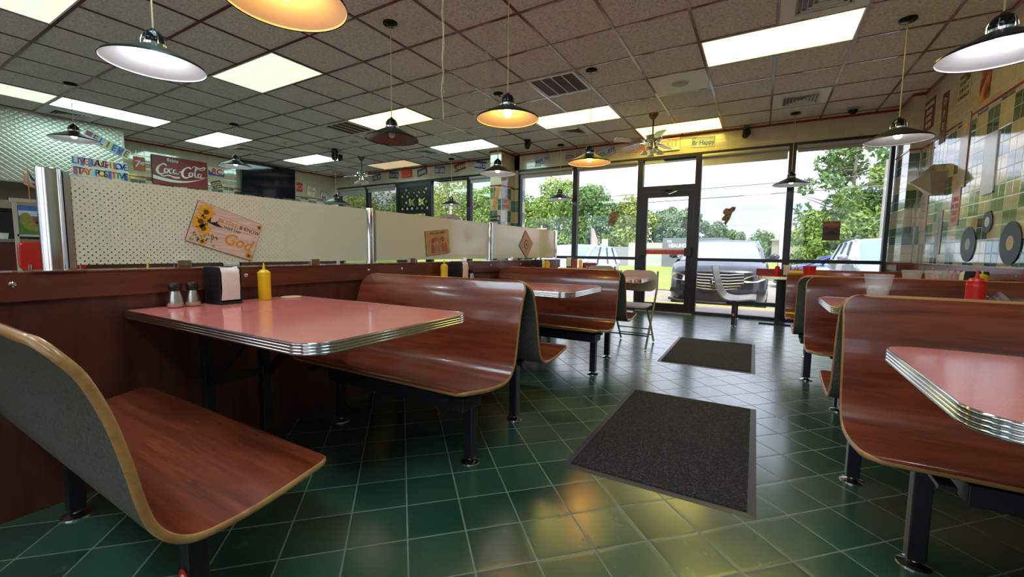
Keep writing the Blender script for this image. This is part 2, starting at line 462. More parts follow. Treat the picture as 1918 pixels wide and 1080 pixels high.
def stroke(pts, w):
    """polygon ribbon around a polyline (variable width list allowed)"""
    n = len(pts); L = []; Rr = []
    for i, p in enumerate(pts):
        a = pts[max(0, i-1)]; b = pts[min(n-1, i+1)]; dx, dy = b[0]-a[0], b[1]-a[1]; k = math.hypot(dx, dy) or 1
        ww = (w[i] if isinstance(w, (list, tuple)) else w)/2
        L.append((p[0]-dy/k*ww, p[1]+dx/k*ww)); Rr.append((p[0]+dy/k*ww, p[1]-dx/k*ww))
    return L, Rr
def smooth_pts(pts, k=6):
    out = []
    n = len(pts)
    for i in range(n-1):
        p0, p1, p2, p3 = pts[max(i-1, 0)], pts[i], pts[i+1], pts[min(i+2, n-1)]
        for j in range(k):
            t = j/k; out.append(tuple(.5*((2*p1[q])+(-p0[q]+p2[q])*t+(2*p0[q]-5*p1[q]+4*p2[q]-p3[q])*t*t+(-p0[q]+3*p1[q]-3*p2[q]+p3[q])*t**3) for q in range(len(p1))))
    out.append(tuple(pts[-1])); return out
def ribbons(name, strokes, mat, parent, P, d=.0012):
    """several brush strokes as one lettering mesh; strokes = [(points, width or widths)]"""
    b = MB()
    for pts, w in strokes:
        if isinstance(w, (list, tuple)):
            q = smooth_pts([(p[0], p[1], ww) for p, ww in zip(pts, w)], 6); pp = [(a[0], a[1]) for a in q]; ws = [max(.0004, a[2]) for a in q]
        else: pp = smooth_pts(pts, 6); ws = w
        L, R = stroke(pp, ws)
        for i in range(len(pp)-1):
            b.add([P(*L[i], d), P(*R[i], d), P(*R[i+1], d), P(*L[i+1], d)], [(0, 1, 2, 3)])
    return b.build(name, mat, parent)

# ================================================================== the room
Y0 = -2.4          # wall behind the camera
struct(MB().box(LX-.2, RX+.25, Y0-.2, WY+.02, -.12, 0).build('floor', M['floor']))
struct(MB().box(LX-.2, RX+.25, Y0-.2, WY+.35, CZ, CZ+.12).build('ceiling', M['ceiling']))
TROFFERS = [(0, 2, 0, 1), (-4, -2, 2, 3), (-2, 0, 4, 5), (-8, -6, 0, 1), (-8, -6, 3, 4), (-8, -6, -3, -2), (-8, -6, -6, -5), (-14, -12, -1, 0), (-14, -12, 2, 3), (-13, -12, -4, -2), (-13, -12, -6, -4), (-12, -10, 4, 5), (0, 2, -6, -5), (0, 2, -9, -8), (-4, -2, -6, -5), (-4, -2, -9, -8), (-8, -6, -9, -8)]
def grid():
    b = MB(); w = .012
    i0 = math.floor((LX-GX)/T); i1 = math.ceil((RX-GX)/T)
    j0 = math.floor((Y0-GY)/T); j1 = math.ceil((WY-GY)/T)
    for i in range(i0, i1+1):          # runners in depth, open where a double panel spans them
        x = GX+i*T
        if not LX < x < RX: continue
        for j in range(j0, j1):
            if any(a < i < c and p <= j < q for a, c, p, q in TROFFERS): continue
            b.box(x-w, x+w, max(Y0, GY+j*T), min(WY, GY+(j+1)*T), CZ-.006, CZ+.002)
    for j in range(j0, j1+1):
        y = GY+j*T
        if not Y0 < y < WY: continue
        for i in range(i0, i1):
            if any(p < j < q and a <= i < c for a, c, p, q in TROFFERS): continue
            b.box(max(LX, GX+i*T), min(RX, GX+(i+1)*T), y-w, y+w, CZ-.0055, CZ+.002)
    struct(b.build('trim_1', M['maroon']))
grid()
# side walls
struct(MB().box(RX, RX+.2, Y0-.2, WY+.3, 0, CZ).build('wall_right', M['tileY']))
struct(MB().box(LX-.2, LX, Y0-.2, WY+.3, 0, CZ).build('wall_left', M['tileY']))
b = MB(); b.box(LX, RX, Y0-.2, Y0, 2.63, CZ); b.box(LX, RX, Y0-.2, Y0, 0, .55)
for x in (LX, -7.0, -4.1, -1.2, 1.3): b.box(x, x+.3, Y0-.2, Y0, .55, 2.63)  # piers between openings for the added fill windows
struct(b.build('wall_back', M['creamX']))
def added_back_windows():  # unseen windows added behind the camera to let in neutral fill light
    for i, x in enumerate((LX+.3, -6.7, -3.8, -.9)):
        e = bpy.data.objects.new('window_%d' % (11+i), None); C.objects.link(e); e['kind'] = 'structure'
        x1 = (x+2.6) if i < 3 else 1.3
        b = MB()
        for a in ((x, x+.05, .55, 2.63), (x1-.05, x1, .55, 2.63), (x+.05, x1-.05, .55, .60), (x+.05, x1-.05, 2.58, 2.63)): b.box(a[0], a[1], Y0-.14, Y0-.06, a[2], a[3])
        b.build('window_frame', M['bronze'], e)
        MB().box(x+.05, x1-.05, Y0-.105, Y0-.099, .60, 2.58).build('pane', M['glass'], e)
added_back_windows()
# header above the windows
struct(MB().box(LX, RX, WY, WY+.25, 2.63, CZ).build('wall_front', M['creamX']))
def column():
    b = MB(); b.box(-4.632, -4.385, 7.04, WY+.25, 0, CZ); b.box(-4.385, -4.27, WY, WY+.25, 0, CZ); o = b.build('wall_column', [M['tileX'], M['tileY']])
    for p in o.data.polygons: p.material_index = 1 if abs(p.normal.x) > .5 else 0
    struct(o)
    b = MB(); b.box(-4.64, -4.377, 7.032, WY, 2.265, 2.285); b.box(-4.65, -4.367, 7.022, WY, CZ-.035, CZ)
    struct(b.build('trim_2', M['redstripe']))
column()
M['tile_corner'] = m_tile('glazed_wall_tile_corner', 'x', off=.11)
b = MB(); b.box(1.49, RX, 6.95, WY+.25, 0, CZ); struct(b.build('wall_corner', M['tile_corner']))
# red stripes and crown
b = MB()
b.box(RX-.008, RX, Y0, 6.95, 2.272, 2.292); b.box(1.482, RX, 6.942, 6.95, 2.272, 2.292); b.box(1.482, 1.49, 6.95, WY, 2.272, 2.292)
struct(b.build('trim_3', M['redstripe']))
b = MB(); b.box(LX, LX+.008, Y0, WY, 2.285, 2.305); struct(b.build('trim_4', M['redstripe']))
b = MB()
b.box(RX-.02, RX, Y0, 6.95, CZ-.03, CZ); b.box(1.47, RX, 6.93, 6.95, CZ-.03, CZ); b.box(1.47, 1.49, 6.95, WY, CZ-.03, CZ)
b.box(-4.367, 1.47, WY-.02, WY, CZ-.03, CZ); b.box(LX, -4.65, WY-.02, WY, CZ-.03, CZ); b.box(LX, LX+.02, Y0, WY, CZ-.03, CZ)
struct(b.build('trim_5', M['redstripe']))
# wainscot on the right wall: vertical boards under a cherry rail
M['board'] = wood('wainscot_boards', (.10, .045, .04), (.15, .075, .07), (.20, .10, .09), axis='z', rough=.45)
def wains_left():
    b = MB(); b.box(LX, LX+.02, Y0, WY-.03, 0, .94); b.box(LX, LX+.035, Y0, WY-.03, .94, 1.0)
    struct(b.build('baseboard_left', M['panelwoodz']))
wains_left()
def wains():
    b = MB(); y = Y0
    while y < 6.94:
        b.box(RX-.012, RX, y, min(y+.086, 6.94), 0, .83); y += .09
    for k in range(1): b.box(1.478, 1.49, 6.95, WY, 0, .83)
    struct(b.build('baseboard_right', M['board']))
    b = MB(); b.box(RX-.03, RX, Y0, 6.93, .82, .92); b.box(1.46, RX, 6.93, 6.95, .82, .92); b.box(1.46, 1.49, 6.95, WY-.03, .82, .92)
    r = struct(b.build('trim_6', M['cherry']))
    y = -1.5; s = MB()
    while y < 6.8:
        s.ball((RX-.032, y, .872), .008, n=8, k=5); y += .42
    s.build('screw_heads', M['chrome'], r)
wains()

# windows ----------------------------------------------------------
def frame_bars(b, x0, x1, z0, z1, w=.045, d=.10):
    y0 = WY-.02; y1 = y0+d
    b.box(x0, x0+w, y0, y1, z0, z1); b.box(x1-w, x1, y0, y1, z0, z1)
    b.box(x0+w, x1-w, y0, y1, z1-w, z1); b.box(x0+w, x1-w, y0, y1, z0, z0+w)
def window(n, x0, x1, z0=0.0, z1=2.63, rail=.907, shade=None, raillo=None):
    e = bpy.data.objects.new('window_%d' % n, None); C.objects.link(e); e['kind'] = 'structure'
    b = MB(); frame_bars(b, x0, x1, z0, z1)
    if rail: b.box(x0+.045, x1-.045, WY-.02, WY+.08, rail-.025, rail+.025)
    b.build('window_frame', M['bronze'], e)
    g = MB(); zs = [z0+.045, (rail-.025) if rail else z1-.045]
    g.box(x0+.045, x1-.045, WY+.025, WY+.031, z0+.045, zs[1])
    if rail: g.box(x0+.045, x1-.045, WY+.025, WY+.031, rail+.025, z1-.045)
    g.build('pane', M['glass'], e)
    if shade:
        s = MB(); s.cyl((x0+.05, WY-.045, z1-.075), (x1-.05, WY-.045, z1-.075), .03, n=14)
        s.box(x0+.06, x1-.06, WY-.032, WY-.029, shade, z1-.07); s.box(x0+.06, x1-.06, WY-.038, WY-.024, shade-.018, shade+.004)
        s.build('roller_shade', M['shade'], e, smooth=True)
    return e
window(1, -4.28, -3.06, shade=2.47)
window(2, -3.06, -1.86, shade=2.505)
window(3, -.935, .33, shade=2.42)
window(4, .33, 1.475, shade=2.50)
window(5, -9.80, -8.69, shade=2.43)
window(6, -8.69, -7.63, shade=2.46)
window(7, -6.62, -5.52, shade=None)
window(8, -5.52, -4.60, shade=2.47)
# transoms over the two doors
window(9, -1.86, -.935, z0=2.09, rail=None)
window(10, -7.63, -6.62, z0=2.55, rail=None)
def door(n, x0, x1, z1, handle=True):
    e = bpy.data.objects.new('door_%d' % n, None); C.objects.link(e); e['kind'] = 'structure'
    b = MB(); y0, y1 = WY-.01, WY+.055
    # jambs and head of the frame
    b.box(x0, x0+.045, WY-.02, WY+.08, 0, z1); b.box(x1-.045, x1, WY-.02, WY+.08, 0, z1); b.box(x0+.045, x1-.045, WY-.02, WY+.08, z1-.05, z1)
    b.build('door_frame', M['bronze'], e)
    a0, a1 = x0+.05, x1-.05; b = MB()
    b.box(a0, a0+.085, y0, y1, .012, z1-.055); b.box(a1-.085, a1, y0, y1, .012, z1-.055)
    b.box(a0+.085, a1-.085, y0, y1, z1-.055-.09, z1-.055); b.box(a0+.085, a1-.085, y0, y1, .012, .15)
    b.build('door_leaf', M['bronze'], e)
    MB().box(a0+.085, a1-.085, WY+.02, WY+.026, .15, z1-.145).build('pane', M['glass'], e)
    MB().box(x0, x1, WY-.06, WY+.1, 0, .012).build('threshold', M['steel'], e)
    return e, a0, a1
d1, a0, a1 = door(1, -1.86, -.935, 2.09)
def exit_bar():
    t = MB(); t.box(a0+.07, a1-.07, WY-.075, WY-.035, .985, 1.06); bar = t.build('push_bar', M['red'], d1, bevel=.004)
    MB().box(a0+.07, a1-.07, WY-.078, WY-.035, 1.062, 1.082).build('bar_edge', M['steel'], bar)
    for x in (a0-.005, a1-.105):
        b = MB(); b.box(x, x+.11, WY-.095, WY-.01, .955, 1.095); b.build('bar_housing', M['rubber'], bar, bevel=.006)
    text('EMERGENCY EXIT ONLY', .052, M['letter_gold'], bar, ((a0+a1)/2, WY-.0765, 1.036), sx=.92)
    text('ALARM WILL SOUND', .026, M['letter_gold'], bar, ((a0+a1)/2, WY-.0765, 1.000), sx=1.1)
    b = MB(); b.box(-1.46, -1.33, WY-.075, WY-.02, 2.045, 2.085)
    c = b.build('door_closer', M['bronze'], d1, bevel=.005)
    MB().tube([(-1.40, WY-.05, 2.04), (-1.44, WY-.10, 2.02), (-1.37, WY-.06, 1.985), (-1.25, WY-.04, 2.03)], .008, 6).build('closer_arm', M['chrome'], c)
exit_bar()
d2, e0, e1 = door(2, -7.63, -6.62, 2.55)
# outside face of the header (fascia) so the opening has depth
struct(MB().box(LX, RX+.2, WY+.09, WY+.25, 2.56, 2.66).build('trim_8', M['bronze']))

# ------------------------------------------------------------------ ceiling fixtures
def gx(i): return GX+i*T
def gy(j): return GY+j*T
def troffer(i0, i1, j0, j1, mat, label):
    x0, x1, y0, y1 = gx(i0)+.013, gx(i1)-.013, gy(j0)+.013, gy(j1)-.013
    e = thing('ceiling_light', ((x0+x1)/2, (y0+y1)/2, CZ), label, 'ceiling light', 'fluorescent ceiling panels')
    w, h = (x1-x0)/2, (y1-y0)/2
    b = MB(); f = .012
    for a in ((-w, w, -h, -h+f), (-w, w, h-f, h), (-w, -w+f, -h+f, h-f), (w-f, w, -h+f, h-f)): b.box(*a, -.008, 0)
    b.build('frame', M['enamel'], e)
    MB().box(-w+f, w-f, -h+f, h-f, -.004, -.001).build('diffuser', M[mat], e)
    return e
troffer(0, 2, 0, 1, 'warm', 'large warm white ceiling panel at upper right, beside a square vent')
troffer(-4, -2, 2, 3, 'warm', 'warm ceiling panel with a square vent beyond it, behind the central pendant')
troffer(-2, 0, 4, 5, 'warm', 'warm ceiling panel over the exit door, against the window header')
troffer(-8, -6, 0, 1, 'warm', 'half yellow ceiling panel beside the slotted return grille')
troffer(-8, -6, 3, 4, 'cool', 'cool white ceiling panel near the tiled column')
troffer(-8, -6, -3, -2, 'mixed', 'pale green and cream ceiling panel right of the near white pendant')
troffer(-8, -6, -6, -5, 'mixed', 'dull cream ceiling panel cut by the top left corner of the view')
troffer(-14, -12, -1, 0, 'cool', 'cool white ceiling panel above the red cola signboard')
troffer(-14, -12, 2, 3, 'cool', 'cool white ceiling panel in front of the television')
troffer(-13, -12, -4, -2, 'cool', 'long cool white ceiling panel parallel to the quilted steel wall')
troffer(-13, -12, -6, -4, 'mixed', 'yellowish long ceiling panel at the left edge, end to end with a cool one')
troffer(-12, -10, 4, 5, 'dim', 'unlit yellowish ceiling panel beside the far ceiling fan')

troffer(0, 2, -6, -5, 'added_fill', 'added cool fill panel overhead to the right, outside the view')  # from here on: unseen panels added to light the near floor and benches
troffer(0, 2, -9, -8, 'added_fill', 'added cool fill panel behind the camera at the right')
troffer(-4, -2, -6, -5, 'added_fill', 'added cool fill panel overhead between the nearest pendants, outside the view')
troffer(-4, -2, -9, -8, 'added_fill', 'added cool fill panel behind the camera at the left')
troffer(-8, -6, -9, -8, 'added_fill', 'added cool fill panel behind the camera beyond the divider')

def diffuser(i, j, label):
    e = thing('ceiling_vent', (gx(i)+T/2, gy(j)+T/2, CZ), label, 'ceiling vent', 'square louvred ceiling vents')
    h = T/2-.014; MB().box(-h, h, -h, h, -.007, 0).build('plate', M['white'], e)
    b = MB(); r = .19
    for k in range(5):
        a = r-k*.036; c = a-.012; z0, z1 = -.026+k*.002, -.007
        for s in (1, -1):
            b.add([(-a, s*a, z0), (a, s*a, z0), (c, s*c, z1), (-c, s*c, z1)], [(0, 1, 2, 3)]); b.add([(s*a, -a, z0), (s*a, a, z0), (s*c, c, z1), (s*c, -c, z1)], [(0, 1, 2, 3)])
    b.build('louvre', M['white'], e)
    MB().box(-.175, .175, -.175, .175, -.0085, -.0072).build('duct_opening', M['blackplastic'], e)
    return e
diffuser(1, -1, 'square ceiling vent cut by the top edge beside the large warm panel')
diffuser(1, 3, 'square ceiling vent between two red grid bars near the right wall')
diffuser(-5, -4, 'square ceiling vent partly behind the big orange pendant at the top')
diffuser(-4, 3, 'square ceiling vent just beyond the central warm panel')
diffuser(-9, 3, 'square ceiling vent beside the cool panel near the tiled column')
diffuser(-14, 0, 'square ceiling vent behind the cord of the pendant by the cola sign')
diffuser(-14, 3, 'square ceiling vent beyond the cool panel in front of the television')
diffuser(-14, -4, 'square ceiling vent beside the quilted steel wall')
def grille(i, j, label):
    e = thing('return_grille', (gx(i)+T/2, gy(j)+T/2, CZ), label, 'ceiling vent', 'slotted return grilles')
    h = T/2-.014; b = MB(); f = .035
    for a in ((-h, h, -h, -h+f), (-h, h, h-f, h), (-h, -h+f, -h+f, h-f), (h-f, h, -h+f, h-f)): b.box(*a, -.010, 0)
    for k in range(1, 4):
        x = -h+f+(2*h-2*f)*k/4; b.box(x-.006, x+.006, -h+f, h-f, -.010, 0)
    b.build('frame', M['white'], e)
    MB().box(-h+f, h-f, -h+f, h-f, -.002, 0).build('filter', plain('dark_filter', (.07, .04, .03), .8), e)
    b = MB(); y = -h+f
    while y < h-f:
        b.box(-h+f, h-f, y, y+.002, -.007, -.002); y += .014
    b.build('slat', M['copperin'], e)
grille(-3, 0, 'brown slotted return grille in the centre of the ceiling')
grille(-9, 0, 'brown slotted return grille left of the half yellow ceiling panel')

def speaker(x, y, label):
    e = thing('ceiling_speaker', (x, y, CZ), label, 'speaker', 'round ceiling speakers')
    MB().lathe([(.105, 0), (.105, -.006), (.092, -.012)], n=32).build('bezel', M['white'], e, smooth=True)
    MB().lathe([(.09, -.012), (.05, -.016), (.0, -.017)], n=32).build('speaker_grille', M['grey'], e, smooth=True)
MB_ = MB
struct(MB().box(gx(-1)+.013, gx(0)-.013, gy(1)+.013, gy(2)-.013, CZ-.004, CZ).build('trim_9', M['white']))
speaker(gx(-1)+T/2, gy(1)+T/2, 'round ceiling speaker on a smooth white tile near the exit door')
speaker(gx(-10)+T/2, gy(1)+T/2, 'round ceiling speaker beyond the far slotted grille')

def cam_dome(x, y, z, label, r=.055):
    e = thing('security_camera', (x, y, z), label, 'camera', 'black dome security cameras')
    MB().lathe([(r*1.25, 0), (r*1.25, -.012), (r, -.02)], n=24).build('mount', M['grey'], e, smooth=True)
    MB().lathe([(r, -.02), (r*.95, -.04), (r*.7, -.06), (r*.35, -.074), (0, -.078)], n=24).build('dome', M['gloss_black'], e, smooth=True)
cam_dome(.95, 7.22, CZ-.006, 'black dome camera on the ceiling near the right window corner')
def cam_ball(x, y, z, label, az=0, s=1.0):
    e = thing('security_camera', (x, y, z), label, 'camera')
    MB().lathe([(.045*s, 0), (.045*s, -.02*s), (.03*s, -.03*s)], n=20).build('mount', M['blackplastic'], e, smooth=True)
    d = Vector((math.sin(az)*.6, -math.cos(az)*.6, -.6)).normalized()
    MB().ball((0, 0, -.06*s), .045*s, n=16).cyl(Vector((0, 0, -.06*s)), Vector((0, 0, -.06*s))+d*.055*s, .04*s, .034*s).build('camera_eye', M['blackplastic'], e, smooth=True)
cam_ball(-.28, 7.46, CZ-.03, 'grey black ball camera under the red crown above the exit area', -.3, 1.3)
cam_ball(-3.59, 6.62, CZ-.006, 'black cone camera between the centre pendants and the tiled column', .4, 1.3)
cam_ball(-7.36, 5.6, CZ-.006, 'larger black camera left of the far ceiling fan', .7, 1.5)
cam_ball(-7.54, 5.87, CZ-.006, 'small black camera right behind the larger one by the far fan', .2, 1.0)
def sprinkler(x, y):
    e = thing('sprinkler_head', (x, y, CZ), 'small brass sprinkler head on the ceiling above the television', 'sprinkler')
    MB().lathe([(.035, 0), (.03, -.01), (.012, -.014), (.012, -.03), (.022, -.034), (.022, -.038)], n=16).build('head', M['letter_gold'], e, smooth=True)
sprinkler(gx(-12)+.32, gy(1)-.25)

def string(x, y, z0, label, seed=1, n=2):
    rnd = random.Random(seed); e = thing('hanging_string', (x, y, CZ), label, 'string', 'strings hanging from the ceiling grid')
    for q in range(n):
        pts = []; L = CZ-z0-q*.2
        for i in range(15):
            t = i/14; pts.append((rnd.uniform(-.006, .006)+.016*q*(1-t), rnd.uniform(-.006, .006), -L*t))
        MB().tube(smooth_pts(pts, 3), .0022, 5).build('strand', M['cord'], e, smooth=True)
    k = MB()
    for zz in (-.35, -.62, -.85): k.ball((0, 0, zz*(CZ-z0)), .005, n=8, k=6); k.tube([(0, 0, zz*(CZ-z0)), (.012, .0, zz*(CZ-z0)-.03)], .0018, 5)
    k.build('knot', M['cord'], e, smooth=True)
string(-1.655, 2.0, 1.77, 'knotted yellow string hanging in front of the half yellow ceiling panel', 3)
string(-2.11, 3.13, 2.21, 'knotted yellow string hanging left of the lit centre pendant', 5)

# ------------------------------------------------------------------ pendant lamps
def pendant(x, y, rim, label, bulb='bulb_off', inner='enamel', group=None, r=.228):
    e = thing('pendant_lamp', (x, y, CZ), label, 'pendant lamp', 'black cone pendant lamps')
    MB().lathe([(.062, 0), (.062, -.014), (.05, -.024), (.012, -.028)], n=28).build('canopy', M['gloss_black'], e, smooth=True)
    z = rim-CZ; top = z+.18
    MB().cyl((0, 0, -.02), (0, 0, top), .0042, n=8).build('cord', M['cord'], e)
    MB().lathe([(.046, z+.108), (.049, z+.125), (.047, z+.145), (.036, z+.165), (.016, z+.178), (.006, z+.19)], n=28).build('socket_cap', M['gloss_black'], e, smooth=True)
    b = MB(); b.lathe([(.052, z+.096), (.054, z+.108), (.050, z+.110)], n=28)
    for k in range(6):
        a = 2*PI*k/6; b.tube([(.054*math.cos(a), .054*math.sin(a), z+.10), (.053*math.cos(a), .053*math.sin(a), z+.128), (.046*math.cos(a), .046*math.sin(a), z+.150)], .0028, 6)
    b.build('collar', M['chrome'], e, smooth=True)
    sh = [(r, z), (r*.985, z+.010), (.05, z+.098)]
    s = MB(); n = 56; s.lathe(sh, n=n, closed=True)
    o = s.build('lamp_shade', M['matte_shade'], e, smooth=True)
    MB().lathe([(.048, z+.094), (r*.975, z+.008), (r*.985, z+.001)], n=n, closed=True).build('shade_lining', M[inner], o, smooth=True)
    MB().tube([(r*.992*math.cos(2*PI*i/n), r*.992*math.sin(2*PI*i/n), z) for i in range(n)], .0024, 6, closed=True).build('rim', M['gloss_black'], o, smooth=True)
    MB().lathe([(.0, z+.012), (.014, z+.015), (.026, z+.028), (.030, z+.045), (.024, z+.064), (.014, z+.08), (.013, z+.096)], n=20, closed=True).build('bulb', M[bulb], e, smooth=True)
    return e
pendant(-2.84, 1.06, 1.965, 'white lined pendant lamp with a lit white bulb at upper left', 'bulb_white')
pendant(-1.665, 1.06, 1.965, 'largest nearest pendant lamp glowing orange at the top edge', 'bulb_warm')
pendant(-2.835, 2.74, 1.965, 'unlit pendant lamp with a brown lining in front of the yellow ceiling panel', 'bulb_off', 'copperin')
pendant(-1.655, 2.74, 1.965, 'pendant lamp with a glowing warm bulb in the centre of the view', 'bulb_warm')
pendant(-1.655, 4.46, 1.965, 'smaller warm lit pendant lamp in front of the window plates', 'bulb_warm')
pendant(.94, 4.77, 1.965, 'pendant lamp with white lining in front of the right window corner', 'bulb_soft')
pendant(.93, 2.98, 1.965, 'pendant lamp with a lit white bulb cut by the right edge', 'bulb_white')
pendant(-2.885, 4.55, 1.965, 'unlit pendant lamp in front of the tiled column', 'bulb_soft')
pendant(-5.72, 7.2, 1.97, 'small pendant lamp hanging in front of the left wing windows', 'bulb_soft')
pendant(-3.22, 7.2, 1.96, 'small pendant lamp right of the tiled column against the window', 'bulb_soft')
pendant(.312, 7.1, 1.965, 'pendant lamp in front of the mullion between the two right windows', 'bulb_soft')
pendant(-7.2, 1.84, 2.28, 'pendant lamp in front of the quilted steel wall', 'bulb_soft')
pendant(-7.2, 3.66, 2.28, 'pendant lamp between the cola sign and the television', 'bulb_soft')
pendant(-7.2, 5.48, 2.28-.38, 'pendant lamp mostly hidden behind the dotted screen near the far fan', 'bulb_off')

def fan(x, y, label, rz):
    e = thing('ceiling_fan', (x, y, CZ), label, 'ceiling fan', 'brass and wood ceiling fans')
    MB().lathe([(.065, 0), (.06, -.03), (.03, -.07), (.016, -.08)], n=24).build('canopy', M['copperin'], e, smooth=True)
    MB().cyl((0, 0, -.07), (0, 0, -.30), .012).build('downrod', M['black'], e)
    MB().lathe([(.03, -.28), (.10, -.30), (.13, -.33), (.13, -.36), (.10, -.39), (.05, -.40), (.05, -.44), (.075, -.45), (.075, -.48), (.04, -.50), (0, -.505)], n=28).build('motor', M['chrome'], e, smooth=True)
    k = MB()
    for a in range(4):
        t = 2*PI*a/4+.4; c, s = math.cos(t), math.sin(t)
        k.tube([(.05*c, .05*s, -.47), (.10*c, .10*s, -.50)], .012, 8); k.lathe([(.02, 0), (.045, -.03), (.05, -.05)], (.11*c, .11*s, -.50), 14)
    k.build('light_kit', M['white'], e, smooth=True)
    for i in range(5):
        t = 2*PI*i/5+rz; c, s = math.cos(t), math.sin(t); R = Vector((c, s, 0)); U = Vector((-s, c, 0))*math.cos(.2)+Vector((0, 0, 1))*math.sin(.2)
        poly = [(.20, -.05), (.30, -.062), (.52, -.07), (.56, -.055), (.575, 0), (.56, .055), (.52, .07), (.30, .062), (.20, .05)]
        bl = MB().prism(poly, R, U, -.003, .003, (0, 0, -.38)).build('blade', M['bladewood'], e)
        MB().prism([(.10, -.015), (.24, -.03), (.24, .03), (.10, .015)], R, U, .004, .010, (0, 0, -.38)).build('blade_bracket', M['chrome'], bl)
M['bladewood'] = wood('grey_blade_veneer', (.22, .19, .17), (.32, .28, .25), (.42, .38, .34))
fan(-1.39, 6.23, 'ceiling fan hanging in front of the exit sign over the door', .1)
fan(-7.32, 6.21, 'ceiling fan beyond the television near the left wing windows', .55)

# ================================================================== low divider with screens
def divider():
    e = thing('low_divider', (DX-.08, 0, 0), 'long low cherry wood divider topped by dotted screens, left of the booths', 'divider')
    e.location = (0, 0, 0)
    MB().box(DX-.16, DX-.02, Y0, 5.16, 0, .80).build('panelling', M['panelwoodz'], e)
    MB().box(DX-.17, DX, Y0, 5.18, .80, .90).build('cap_board', M['panelwood'], e, bevel=.003)
    MB().box(DX-.175, DX+.003, Y0, 5.19, .90, .906).build('cap_strip', M['cherry'], e)
    s = MB()
    for y in (-.35, .396, 1.189, 1.984, 2.292, 2.9, 3.5, 4.1, 4.7, 5.05):
        s.lathe([(.010, 0), (.010, .003), (.004, .006), (0, .006)], n=12)
        k = len(s.v)-4*12
        for q in range(k, len(s.v)):
            x_, y_, z_ = s.v[q]; s.v[q] = (DX+z_, y+x_, .863+y_)
    s.build('screw_heads', M['chrome'], e, smooth=True)
divider()
def screen_post(y, r, z1, label, square=False, th=.906):
    e = thing('screen_post', (DX-.055, y, th), label, 'post', 'chrome posts of the divider screens')
    b = MB()
    if square: b.box(-.018, .018, -.025, .025, 0, z1-th)
    else: b.lathe([(r, .0), (r, z1-th), (r*.96, z1-th+.002), (0, z1-th+.002)], n=32)
    b.build('tube', M['chrome'], e, smooth=not square)
    MB().box(-.035-r, .035+r, -.035-r, .035+r, 0, .004).build('foot_plate', M['chrome'], e)
    MB().box(-.012, .012, r, r+.018, .01, z1-th-.005).build('channel', M['steel'], e)
    return e
screen_post(.52, .036, 1.292, 'thick chrome post at the near end of the dotted screens')
screen_post(2.05, .024, 1.285, 'chrome post between the first and second dotted screens')
screen_post(3.56, .024, 1.285, 'chrome post between the second screen and the last one')
screen_post(5.12, .0, 1.285, 'square bronze tinted post ending the last screen near the window', True)
def screen(y0, y1, label):
    e = thing('divider_screen', (DX-.055, y0, .906), label, 'screen', 'dotted screens on the low divider'); y = 0
    MB().box(-.004, .004, 0, y1-y0, .022, .372).build('panel', M['perf'], e)
    b = MB()
    for f in (.25, .72): b.box(-.016, .016, (y1-y0)*f-.028, (y1-y0)*f+.028, 0, .036)
    b.build('clamp', M['chrome'], e, bevel=.002)
screen(.578, 2.022, 'nearest dotted screen carrying the sunflower plaque')
screen(2.095, 3.53, 'second dotted screen carrying the square jar plaque')
screen(3.605, 5.09, 'farthest dotted screen carrying the diamond plaque')

